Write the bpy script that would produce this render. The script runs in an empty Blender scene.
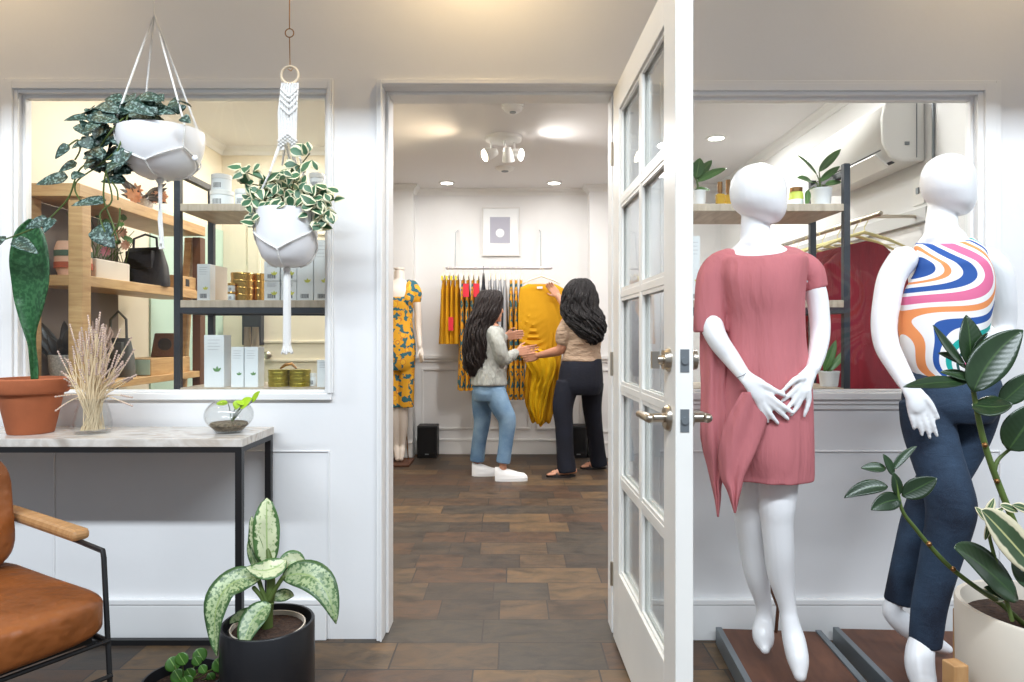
import bpy, math, random
from mathutils import Vector, Matrix, noise
from math import sin, cos, pi, radians as R
random.seed(7)
F = 660.0; CZ = 1.16; HY = 335.0; WY = 2.519
sc = bpy.context.scene
COL = sc.collection
def P(px, py, Y): return Vector(((px-512)*Y/F, Y, CZ+(HY-py)*Y/F))

# ---------------------------------------------------------------- camera, world, light, exposure
cd = bpy.data.cameras.new('camera'); cam = bpy.data.objects.new('camera', cd); COL.objects.link(cam)
cam.location = (0, 0, CZ); cam.rotation_euler = (pi/2, 0, 0)
cd.sensor_width = 36; cd.lens = F/1024*36; cd.shift_y = -6/1024; cd.clip_start = .05
sc.camera = cam
sc.view_settings.view_transform = 'Standard'; sc.view_settings.look = 'None'
sc.view_settings.gamma = 1; sc.view_settings.use_curve_mapping = False
sc.view_settings.exposure = 0.16
w = bpy.data.worlds.new('world'); sc.world = w; w.use_nodes = True
w.node_tree.nodes['Background'].inputs[0].default_value = (.80, .88, 1, 1)
w.node_tree.nodes['Background'].inputs[1].default_value = .38

def light(name, typ, loc, energy, color=(1, 1, 1), rot=(0, 0, 0), size=.2, size_y=None, **k):
    d = bpy.data.lights.new(name, typ); d.energy = energy; d.color = color
    if typ == 'AREA':
        if size_y: d.shape = 'RECTANGLE'; d.size = size; d.size_y = size_y
        else: d.shape = 'DISK'; d.size = size
    elif typ == 'SPOT':
        d.shadow_soft_size = size; d.spot_size = k.get('cone', 1.5); d.spot_blend = k.get('blend', .5)
    else: d.shadow_soft_size = size
    o = bpy.data.objects.new(name, d); COL.objects.link(o); o.location = loc; o.rotation_euler = rot
    return o
# wide strip of daylight behind the viewer, above the porch
light('daylight_strip', 'AREA', (0, -1.6, 4.65), 485, (.83, .915, 1), (R(51), 0, 0), 9, .22)
# warm lamp above the doorway; outer two added to warm the upper wall
for lx, ly, e in ((-.12, 2.27, 9), (-2.1, 2.0, 7), (1.9, 2.0, 4.5)): light('warm_lamp', 'POINT', (lx, ly, 2.76), e, (1, .72, .36), size=.06)
# downlights of the shop; those without a fitting are unseen lamps added as fill
for lx, ly, e in ((-.62, 5.7, 6.5), (.40, 5.7, 6.5), (1.47, 4.7, 13), (-1.5, 3.5, 14), (-1.65, 4.5, 9), (0, 3.3, 9), (1.35, 3.4, 11), (-.45, 4.8, 19), (.5, 4.6, 15)):
    light('downlight', 'AREA', (lx, ly, 2.55), e, (1, .985, .965), size=.16)

# ---------------------------------------------------------------- materials
def mk(name):
    m = bpy.data.materials.new(name); m.use_nodes = True
    return m, m.node_tree, m.node_tree.nodes['Principled BSDF']
def N(nt, typ, **k):
    n = nt.nodes.new(typ)
    for a, b in k.items():
        if a.startswith('i_'):
            key = a[2:]
            n.inputs[int(key) if key.isdigit() else key].default_value = b
        else: setattr(n, a, b)
    return n
def L(nt, a, b): nt.links.new(a, b)
def c4(c): return (c[0], c[1], c[2], 1)
def s2l(r, g, b):
    f = lambda v: (v/255/12.92 if v/255 <= .04045 else ((v/255+.055)/1.055)**2.4)
    return (f(r), f(g), f(b))
def ramp(nt, stops, const=False):
    n = nt.nodes.new('ShaderNodeValToRGB'); e = n.color_ramp.elements
    if const: n.color_ramp.interpolation = 'CONSTANT'
    while len(e) < len(stops): e.new(.5)
    for i, (p, c) in enumerate(stops): e[i].position = p; e[i].color = c4(c)
    return n
def bump(nt, b, src, strength=.3, dist=.01):
    n = N(nt, 'ShaderNodeBump', i_Strength=strength, i_Distance=dist); L(nt, src, n.inputs['Height']); L(nt, n.outputs[0], b.inputs['Normal'])
def coord(nt, scale=(1, 1, 1), which='Object', rot=(0, 0, 0)):
    t = nt.nodes.new('ShaderNodeTexCoord'); mp = N(nt, 'ShaderNodeMapping'); mp.inputs['Scale'].default_value = scale; mp.inputs['Rotation'].default_value = rot
    L(nt, t.outputs[which], mp.inputs[0]); return mp.outputs[0]
def mat(name, col, rough=.5, metal=0, var=0, vs=8, bs=0, bsc=60, stretch=(1, 1, 1), trans=0, emit=0, coat=0, sheen=0, ior=1.45, bd=.01):
    m, nt, b = mk(name)
    b.inputs['Base Color'].default_value = c4(col); b.inputs['Roughness'].default_value = rough
    b.inputs['Metallic'].default_value = metal; b.inputs['Transmission Weight'].default_value = trans
    b.inputs['Coat Weight'].default_value = coat; b.inputs['Sheen Weight'].default_value = sheen; b.inputs['IOR'].default_value = ior
    if emit: b.inputs['Emission Color'].default_value = c4(col); b.inputs['Emission Strength'].default_value = emit
    co = coord(nt, stretch)
    if var:
        n = N(nt, 'ShaderNodeTexNoise', i_Scale=vs, i_Detail=4); L(nt, co, n.inputs[0])
        r = ramp(nt, [(.3, [c*(1-var) for c in col]), (.7, [min(1, c*(1+var)) for c in col])]); L(nt, n.outputs[0], r.inputs[0]); L(nt, r.outputs[0], b.inputs[0])
    if bs:
        n = N(nt, 'ShaderNodeTexNoise', i_Scale=bsc, i_Detail=3); L(nt, co, n.inputs[0]); bump(nt, b, n.outputs[0], bs, bd)
    return m
def wood(name, c1, c2, stretch=(2, 2, 20), rough=.45, scale=3):
    m, nt, b = mk(name); co = coord(nt, stretch)
    n = N(nt, 'ShaderNodeTexNoise', i_Scale=scale, i_Detail=6, i_Distortion=.6); L(nt, co, n.inputs[0])
    r = ramp(nt, [(.3, c1), (.7, c2)]); L(nt, n.outputs[0], r.inputs[0]); L(nt, r.outputs[0], b.inputs[0])
    b.inputs['Roughness'].default_value = rough; bump(nt, b, n.outputs[0], .1, .003)
    return m
def glassmat(name, col=(1, 1, 1), rough=0, f0=.022):
    # thin pane: clear with a faint mirror
    m = bpy.data.materials.new(name); m.use_nodes = True; nt = m.node_tree; nt.nodes.clear()
    o = N(nt, 'ShaderNodeOutputMaterial'); mx = N(nt, 'ShaderNodeMixShader'); t = N(nt, 'ShaderNodeBsdfTransparent'); g = N(nt, 'ShaderNodeBsdfGlossy')
    t.inputs[0].default_value = c4(col); g.inputs['Roughness'].default_value = rough
    lw = N(nt, 'ShaderNodeLayerWeight', i_Blend=.5); pw = N(nt, 'ShaderNodeMath', operation='POWER', i_1=4.5); L(nt, lw.outputs['Facing'], pw.inputs[0])
    a = N(nt, 'ShaderNodeMath', operation='MULTIPLY_ADD', i_1=.8, i_2=f0); L(nt, pw.outputs[0], a.inputs[0])
    L(nt, a.outputs[0], mx.inputs[0]); L(nt, t.outputs[0], mx.inputs[1]); L(nt, g.outputs[0], mx.inputs[2]); L(nt, mx.outputs[0], o.inputs[0])
    return m
def tilemat():
    m, nt, b = mk('slate_tile'); t = N(nt, 'ShaderNodeTexCoord'); s = N(nt, 'ShaderNodeSeparateXYZ'); L(nt, t.outputs['Object'], s.inputs[0])
    def mth(op, a, b_=None, c=None):
        n = N(nt, 'ShaderNodeMath', operation=op)
        for i, v in enumerate((a, b_, c)):
            if v is None: continue
            if isinstance(v, (int, float)): n.inputs[i].default_value = v
            else: L(nt, v, n.inputs[i])
        return n.outputs[0]
    yr = mth('DIVIDE', mth('ADD', s.outputs[1], .111), .2)
    row = mth('FLOOR', yr); fy = mth('FRACT', yr)
    wn = N(nt, 'ShaderNodeTexWhiteNoise', noise_dimensions='1D'); L(nt, row, wn.inputs['W'])
    ln = mth('ADD', mth('MULTIPLY', wn.outputs[0], .2), .36)
    xr = mth('DIVIDE', mth('ADD', s.outputs[0], mth('MULTIPLY', wn.outputs[0], 7.3)), ln)
    ci = mth('FLOOR', xr); fx = mth('FRACT', xr)
    # some tiles are split in two
    cb = N(nt, 'ShaderNodeCombineXYZ'); L(nt, ci, cb.inputs[0]); L(nt, row, cb.inputs[1])
    w2 = N(nt, 'ShaderNodeTexWhiteNoise', noise_dimensions='3D'); L(nt, cb.outputs[0], w2.inputs[0])
    split = mth('LESS_THAN', w2.outputs[0], .3)
    half = mth('MULTIPLY', split, mth('GREATER_THAN', fx, .55))
    cb2 = N(nt, 'ShaderNodeCombineXYZ'); L(nt, ci, cb2.inputs[0]); L(nt, row, cb2.inputs[1]); L(nt, half, cb2.inputs[2])
    w3 = N(nt, 'ShaderNodeTexWhiteNoise', noise_dimensions='3D'); L(nt, cb2.outputs[0], w3.inputs[0])
    r = ramp(nt, [(0, s2l(70, 60, 52)), (.2, s2l(84, 67, 53)), (.4, s2l(92, 75, 59)), (.55, s2l(74, 66, 58)), (.7, s2l(104, 84, 62)), (.85, s2l(86, 66, 52)), (1, s2l(80, 70, 58))], True)
    L(nt, w3.outputs[0], r.inputs[0])
    no = N(nt, 'ShaderNodeTexNoise', i_Scale=7, i_Detail=7, i_Roughness=.65, i_Distortion=.5); mp = N(nt, 'ShaderNodeMapping'); mp.inputs['Scale'].default_value = (1, 2.2, 1)
    L(nt, t.outputs['Object'], mp.inputs[0]); L(nt, mp.outputs[0], no.inputs[0])
    r2 = ramp(nt, [(.3, (.38, .40, .42)), (.5, (.9, .88, .84)), (.75, (1.5, 1.3, 1.05))]); L(nt, no.outputs[0], r2.inputs[0])
    mx = N(nt, 'ShaderNodeMix', data_type='RGBA', blend_type='MULTIPLY'); mx.inputs[0].default_value = .95
    L(nt, r.outputs[0], mx.inputs[6]); L(nt, r2.outputs[0], mx.inputs[7])
    ey = mth('MULTIPLY', mth('MINIMUM', fy, mth('SUBTRACT', 1, fy)), .2)
    ex = mth('MULTIPLY', mth('MINIMUM', fx, mth('SUBTRACT', 1, fx)), ln)
    e3 = mth('MULTIPLY', mth('ABSOLUTE', mth('SUBTRACT', fx, .55)), ln); e3 = mth('ADD', e3, mth('MULTIPLY', mth('SUBTRACT', 1, split), 5))
    e = mth('MINIMUM', mth('MINIMUM', ex, ey), e3); g = mth('LESS_THAN', mth('ADD', e, mth('MULTIPLY', no.outputs[0], .002)), .0042)
    mg = N(nt, 'ShaderNodeMix', data_type='RGBA'); L(nt, g, mg.inputs[0]); L(nt, mx.outputs[2], mg.inputs[6]); mg.inputs[7].default_value = c4(s2l(56, 48, 42))
    L(nt, mg.outputs[2], b.inputs[0])
    rr = N(nt, 'ShaderNodeMapRange', i_3=.38, i_4=.62); L(nt, no.outputs[0], rr.inputs[0]); L(nt, rr.outputs[0], b.inputs['Roughness'])
    h = mth('SUBTRACT', no.outputs[0], mth('MULTIPLY', g, .6)); bump(nt, b, h, .35, .006)
    return m
def floral():
    m, nt, b = mk('floral_cloth'); co = coord(nt, (1, 1, 1))
    v = N(nt, 'ShaderNodeTexVoronoi', i_Scale=14); L(nt, co, v.inputs[0])
    n = N(nt, 'ShaderNodeTexNoise', i_Scale=21, i_Detail=1.5); L(nt, co, n.inputs[0])
    r = ramp(nt, [(0, s2l(236, 178, 44)), (.30, s2l(240, 186, 56)), (.36, s2l(206, 110, 44)), (.41, s2l(232, 168, 40)), (.62, s2l(228, 166, 38))]); L(nt, v.outputs[0], r.inputs[0])
    g = ramp(nt, [(0, (0, 0, 0)), (.545, (1, 1, 1))], True); L(nt, n.outputs[0], g.inputs[0])
    mx = N(nt, 'ShaderNodeMix', data_type='RGBA'); L(nt, g.outputs[0], mx.inputs[0]); L(nt, r.outputs[0], mx.inputs[6]); mx.inputs[7].default_value = c4(s2l(48, 104, 118))
    L(nt, mx.outputs[2], b.inputs[0]); b.inputs['Roughness'].default_value = .8
    return m
def swirl():
    # wavy ribbons of blue, pink, teal and orange on white
    m, nt, b = mk('swirl_cloth'); co = coord(nt, (1, .55, 1), rot=(0, -.25, 0))
    s = N(nt, 'ShaderNodeSeparateXYZ'); L(nt, co, s.inputs[0])
    def mm(op, a, b_=None, c=None):
        n_ = N(nt, 'ShaderNodeMath', operation=op)
        for i, v in enumerate((a, b_, c)):
            if v is None: continue
            if isinstance(v, (int, float)): n_.inputs[i].default_value = v
            else: L(nt, v, n_.inputs[i])
        return n_.outputs[0]
    X, Z = s.outputs[0], s.outputs[2]
    s1 = mm('SINE', mm('MULTIPLY_ADD', Z, 15.0, mm('MULTIPLY_ADD', X, 5.0, .4)))
    s2 = mm('SINE', mm('MULTIPLY_ADD', Z, 30.0, mm('MULTIPLY_ADD', X, -12.0, 1.0)))
    s3 = mm('SINE', mm('MULTIPLY_ADD', X, 14.0, 2.0))
    class D: pass
    d = D(); d.outputs = [mm('ADD', mm('MULTIPLY', X, 3.0), mm('ADD', mm('MULTIPLY_ADD', s1, .24, .4), mm('MULTIPLY_ADD', s2, .05, mm('MULTIPLY', s3, .06))))]
    f = N(nt, 'ShaderNodeMath', operation='FRACT'); L(nt, d.outputs[0], f.inputs[0])
    W = (.9, .88, .86); B = s2l(38, 84, 158); K = s2l(222, 110, 150); T = s2l(20, 170, 160); O = s2l(240, 150, 90); G = s2l(40, 84, 84)
    r = ramp(nt, [(0, W), (.05, B), (.13, W), (.19, K), (.32, W), (.38, O), (.44, W), (.49, B), (.54, W), (.60, T), (.66, W), (.70, G), (.73, W), (.78, K), (.82, W), (.86, B), (.94, W), (.97, O)], True)
    L(nt, f.outputs[0], r.inputs[0]); L(nt, r.outputs[0], b.inputs[0]); b.inputs['Roughness'].default_value = .75
    return m
def denim(name, dark, light_, fade=None):
    m, nt, b = mk(name); co = coord(nt, (1, 1, 1))
    n = N(nt, 'ShaderNodeTexNoise', i_Scale=5, i_Detail=3); L(nt, co, n.inputs[0])
    f = N(nt, 'ShaderNodeTexNoise', i_Scale=500, i_Detail=0); L(nt, co, f.inputs[0])
    a = N(nt, 'ShaderNodeMath', operation='MULTIPLY_ADD', i_1=.25); L(nt, f.outputs[0], a.inputs[0]); L(nt, n.outputs[0], a.inputs[2])
    r = ramp(nt, [(.45, dark), (.85, light_)]); L(nt, a.outputs[0], r.inputs[0]); L(nt, r.outputs[0], b.inputs[0]); b.inputs['Roughness'].default_value = .85
    n2 = N(nt, 'ShaderNodeTexNoise', i_Scale=14, i_Detail=3, i_Distortion=1.2); co2 = coord(nt, (1, 1, 2)); L(nt, co2, n2.inputs[0]); bump(nt, b, n2.outputs[0], .35, .008)
    return m
def leafmat(name, base, edge=None, spots=None, rib=None, sscale=60, thr=.55, edge_at=.6, rough=.35, vein=.04):
    # base colour, pale margin beyond edge_at, blotches, pale midrib; the leaf's own coordinates are stored per vertex
    m, nt, b = mk(name); at = N(nt, 'ShaderNodeAttribute', attribute_name='luv'); s = N(nt, 'ShaderNodeSeparateXYZ'); L(nt, at.outputs['Vector'], s.inputs[0])
    ab = N(nt, 'ShaderNodeMath', operation='ABSOLUTE'); L(nt, s.outputs[0], ab.inputs[0])
    co = coord(nt); n = N(nt, 'ShaderNodeTexNoise', i_Scale=sscale, i_Detail=2); L(nt, co, n.inputs[0])
    n3 = N(nt, 'ShaderNodeTexNoise', i_Scale=9, i_Detail=2); L(nt, co, n3.inputs[0])
    rb = ramp(nt, [(.3, [c*.7 for c in base]), (.7, [c*1.3 for c in base])]); L(nt, n3.outputs[0], rb.inputs[0])
    cur = rb.outputs[0]
    def mix(fac, colr):
        nonlocal cur
        mx = N(nt, 'ShaderNodeMix', data_type='RGBA'); L(nt, fac, mx.inputs[0]); L(nt, cur, mx.inputs[6]); mx.inputs[7].default_value = c4(colr); cur = mx.outputs[2]
    if spots:
        r = ramp(nt, [(thr-.05, (0, 0, 0)), (thr+.05, (1, 1, 1))]); L(nt, n.outputs[0], r.inputs[0]); mix(r.outputs[0], spots)
    if edge:
        j = N(nt, 'ShaderNodeMath', operation='MULTIPLY_ADD', i_1=.7, i_2=-.35); L(nt, n.outputs[0], j.inputs[0])
        q = N(nt, 'ShaderNodeMath', operation='ADD'); L(nt, ab.outputs[0], q.inputs[0]); L(nt, j.outputs[0], q.inputs[1])
        r = ramp(nt, [(edge_at-.05, (0, 0, 0)), (edge_at+.05, (1, 1, 1))]); L(nt, q.outputs[0], r.inputs[0]); mix(r.outputs[0], edge)
    if rib:
        r = ramp(nt, [(.03, (1, 1, 1)), (.08, (0, 0, 0))]); L(nt, ab.outputs[0], r.inputs[0]); mix(r.outputs[0], rib)
    L(nt, cur, b.inputs[0]); b.inputs['Roughness'].default_value = rough
    # side veins
    wv = N(nt, 'ShaderNodeMath', operation='MULTIPLY_ADD', i_1=70); L(nt, s.outputs[1], wv.inputs[0])
    m2 = N(nt, 'ShaderNodeMath', operation='MULTIPLY', i_1=-12); L(nt, ab.outputs[0], m2.inputs[0]); L(nt, m2.outputs[0], wv.inputs[2])
    sn = N(nt, 'ShaderNodeMath', operation='SINE'); L(nt, wv.outputs[0], sn.inputs[0]); bump(nt, b, sn.outputs[0], vein, .002)
    return m
def marblemat():
    m, nt, b = mk('marble'); co = coord(nt, (1, 2.5, 1))
    n = N(nt, 'ShaderNodeTexNoise', i_Scale=4, i_Detail=8, i_Distortion=1.5); L(nt, co, n.inputs[0])
    r = ramp(nt, [(.35, s2l(170, 160, 148)), (.5, s2l(214, 208, 200)), (.6, s2l(190, 178, 164)), (.7, s2l(224, 220, 214))]); L(nt, n.outputs[0], r.inputs[0]); L(nt, r.outputs[0], b.inputs[0])
    b.inputs['Roughness'].default_value = .22; return m

M = {}
M['wall'] = mat('white_wall_paint', (.80, .795, .79), .55, var=.02, vs=3, bs=.04, bsc=40)
M['trim'] = mat('white_trim_paint', (.84, .835, .82), .35)
M['cream'] = mat('cream_wall_paint', s2l(230, 220, 198), .6)
M['mint'] = mat('mint_wall_paint', s2l(188, 212, 196), .6)
M['ceil'] = mat('ceiling_paint', (.78, .76, .75), .7)
M['tile'] = tilemat()
M['glass'] = glassmat('window_glass', (.97, .985, .98))
M['jarglass'] = glassmat('jar_glass', (.96, .965, .96), .02, .05)
M['doorpaint'] = mat('door_paint', (.86, .84, .79), .3, var=.03, vs=5)
M['steel'] = mat('brushed_nickel', s2l(190, 180, 165), .28, 1)
M['greysteel'] = mat('grey_steel', s2l(128, 134, 138), .45, .5)
M['black'] = mat('black_metal', (.012, .012, .013), .4)
M['charcoal'] = mat('charcoal_metal', s2l(52, 54, 60), .45)
M['blackpot'] = mat('black_ceramic', (.012, .012, .014), .32)
M['oak'] = wood('oak', s2l(214, 176, 124), s2l(186, 142, 92))
M['shelfwood'] = wood('pale_shelf_wood', s2l(206, 190, 170), s2l(172, 154, 134), (14, 2, 2))
M['brownwood'] = wood('brown_board', s2l(112, 72, 52), s2l(88, 56, 42), (8, 2, 2), .6)
M['armwood'] = wood('arm_wood', s2l(194, 152, 104), s2l(168, 122, 76), (20, 2, 2))
M['leather'] = mat('tan_leather', s2l(134, 76, 34), .42, var=.25, vs=4, bs=1, bsc=8, bd=.03)
M['marble'] = marblemat()
M['terracotta'] = mat('terracotta', s2l(172, 98, 62), .8, var=.12, vs=10, bs=.1)
M['soil'] = mat('soil', s2l(62, 44, 34), .95, var=.4, vs=60, bs=1, bsc=80)
M['whitepot'] = mat('white_ceramic', (.86, .86, .87), .3)
M['creampot'] = mat('cream_planter', s2l(222, 212, 196), .5, var=.03)
M['mannequin'] = mat('white_mannequin', (.9, .9, .905), .28)
M['mannequin2'] = mat('cream_mannequin', s2l(238, 226, 214), .4)
M['cord'] = mat('white_cord', (.88, .87, .84), .8, bs=.6, bsc=300)
M['beigecord'] = mat('beige_ring', s2l(226, 208, 180), .6)
M['brass'] = mat('aged_brass', s2l(150, 110, 70), .4, 1)
M['gold'] = mat('gold_tin', s2l(214, 170, 96), .25, 1)
M['olivegold'] = mat('olive_gold_tin', s2l(176, 160, 70), .3, .85)
M['pink'] = mat('dusty_rose_jersey', s2l(190, 112, 116), .8, var=.05, vs=6, bs=.8, bsc=12, stretch=(3.5, 3.5, .45))
M['swirl'] = swirl()
M['denim'] = denim('dark_denim', s2l(12, 22, 40), s2l(54, 76, 100))
M['bluedenim'] = denim('light_denim', s2l(92, 128, 164), s2l(150, 180, 205))
M['blackdenim'] = denim('black_denim', s2l(10, 13, 26), s2l(18, 24, 42))
M['skin'] = mat('skin', s2l(206, 150, 122), .5, var=.04)
M['hair'] = mat('black_hair', (.010, .008, .009), .55, bs=1, bsc=30, stretch=(7, 7, .6))
M['hairbrown'] = mat('dark_brown_hair', (.018, .011, .010), .55, bs=1, bsc=30, stretch=(7, 7, .6))
M['greyshirt'] = mat('grey_shirt', s2l(176, 178, 172), .85, bs=1, bsc=9, stretch=(2, 2, .8), bd=.04)
M['beigeshirt'] = mat('taupe_shirt', s2l(172, 148, 126), .85, bs=1, bsc=8, stretch=(1, 1, 2.5), bd=.04)
M['mustard'] = mat('mustard_jersey', s2l(206, 150, 4), .8, var=.06, vs=5)
M['mustard2'] = mat('bright_mustard_lining', s2l(232, 182, 0), .8)
M['floral'] = floral()
M['red'] = mat('dark_red_cloth', s2l(134, 28, 40), .8, var=.12, vs=8, bs=.3, bsc=20, stretch=(6, 6, .5))
M['redtag'] = mat('red_paper', s2l(214, 40, 58), .6)
M['yellowtag'] = mat('yellow_plastic', s2l(240, 215, 20), .5)
M['greycloth'] = mat('grey_cloth', s2l(176, 178, 182), .85)
M['darkcloth'] = mat('dark_cloth', s2l(40, 42, 52), .85)
M['hanger'] = mat('cream_hanger', s2l(236, 226, 204), .5)
M['hangeryel'] = mat('pale_yellow_hanger', s2l(226, 214, 150), .5)
M['canvas'] = mat('white_shoe', (.88, .88, .88), .5)
M['paper'] = mat('paper_white', (.86, .88, .89), .5)
M['print'] = mat('grey_print', s2l(178, 178, 192), .6)
M['ink'] = mat('black_ink', (.03, .03, .035), .6)
M['leafgreen'] = mat('printed_green', s2l(110, 150, 96), .6)
M['inkyel'] = mat('printed_yellow', s2l(214, 214, 96), .6)
M['plasticwhite'] = mat('white_plastic', (.83, .82, .79), .35)
M['lampon'] = mat('lit_lamp_cool', (1, .97, .92), .5, emit=9)
M['lampwarm'] = mat('lit_lamp_warm', (1, .86, .62), .5, emit=12)
M['baglthr'] = mat('brown_leather', s2l(104, 70, 52), .5, bs=.2)
M['bagblack'] = mat('black_leather', s2l(50, 46, 46), .5, bs=.2)
M['baggrey'] = mat('grey_felt', s2l(104, 104, 98), .8)
M['speck'] = mat('speckled_pot', s2l(196, 190, 182), .7, var=.3, vs=120)
M['basket'] = mat('pale_planter_box', s2l(214, 202, 186), .7)
M['petal'] = mat('pink_petals', s2l(222, 140, 150), .7, var=.15)
M['petal2'] = mat('peach_petals', s2l(238, 190, 160), .7, var=.1)
M['stem'] = mat('green_stem', s2l(84, 102, 48), .5, var=.2, vs=20)
M['stemdark'] = mat('dark_stem', s2l(80, 84, 44), .6, var=.3, vs=30)
M['straw'] = mat('dried_stalk', s2l(226, 206, 170), .8)
M['lavender'] = mat('dried_lavender', s2l(196, 172, 160), .9, var=.2, vs=60)
M['rubber'] = leafmat('rubber_leaf', s2l(38, 58, 34), rib=s2l(60, 84, 46), rough=.28)
M['variegated'] = leafmat('variegated_leaf', s2l(70, 92, 62), edge=s2l(224, 214, 180), edge_at=.62, rib=s2l(190, 190, 130), sscale=18)
M['dieff'] = leafmat('dieffenbachia_leaf', s2l(200, 206, 166), edge=s2l(74, 108, 58), edge_at=.74, spots=s2l(140, 162, 108), thr=.62, sscale=90, rib=s2l(150, 172, 112))
M['dieff2'] = leafmat('mottled_dieffenbachia_leaf', s2l(158, 174, 130), edge=s2l(62, 92, 52), edge_at=.74, spots=s2l(88, 116, 72), thr=.53, sscale=110, rib=s2l(140, 160, 100))
M['pothos'] = leafmat('satin_pothos_leaf', s2l(30, 58, 48), spots=s2l(120, 146, 138), thr=.56, sscale=120, rib=s2l(50, 80, 60), rough=.45)
M['triang'] = leafmat('cream_edged_leaf', s2l(62, 104, 72), edge=s2l(232, 228, 192), edge_at=.62, sscale=40, rough=.45)
M['whale'] = leafmat('whale_fin_leaf', s2l(34, 78, 42), spots=s2l(56, 104, 62), thr=.52, sscale=85, rough=.4)
M['green'] = leafmat('fresh_green_leaf', s2l(66, 108, 40), rib=s2l(130, 165, 90))
M['lime'] = leafmat('lime_leaf', s2l(168, 204, 40))
M['midgreen'] = leafmat('shelf_plant_leaf', s2l(84, 120, 62), rib=s2l(120, 150, 90))
M['darkfern'] = leafmat('dark_fern_leaf', s2l(64, 56, 48))
M['amber'] = mat('amber_liquid', s2l(214, 170, 60), .15, trans=.3)
M['limejar'] = mat('lime_label', s2l(206, 214, 90), .4)

# ---------------------------------------------------------------- mesh helpers
def cr(pts, n=6):
    """Catmull-Rom through tuples of numbers"""
    if len(pts) < 3: 
        a, b = pts[0], pts[-1]; return [tuple(a[k]+(b[k]-a[k])*i/n for k in range(len(a))) for i in range(n+1)]
    out = []; q = [pts[0]]+list(pts)+[pts[-1]]
    for i in range(1, len(q)-2):
        p0, p1, p2, p3 = q[i-1:i+3]
        for j in range(n):
            t = j/n
            out.append(tuple(.5*((2*p1[k])+(-p0[k]+p2[k])*t+(2*p0[k]-5*p1[k]+4*p2[k]-p3[k])*t*t+(-p0[k]+3*p1[k]-3*p2[k]+p3[k])*t**3) for k in range(len(p1))))
    out.append(tuple(pts[-1])); return out
def turned(px, py, Y, dx, dy, dz=0):
    """a point of a body that is turned to face the shop front's middle; dx across, dy along its depth"""
    th = math.atan((px-512)/F); return P(px, py, Y)+Vector((cos(th)*dx*cos(th)+sin(th)*dy, -sin(th)*dx*cos(th)+cos(th)*dy, dz))
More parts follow.
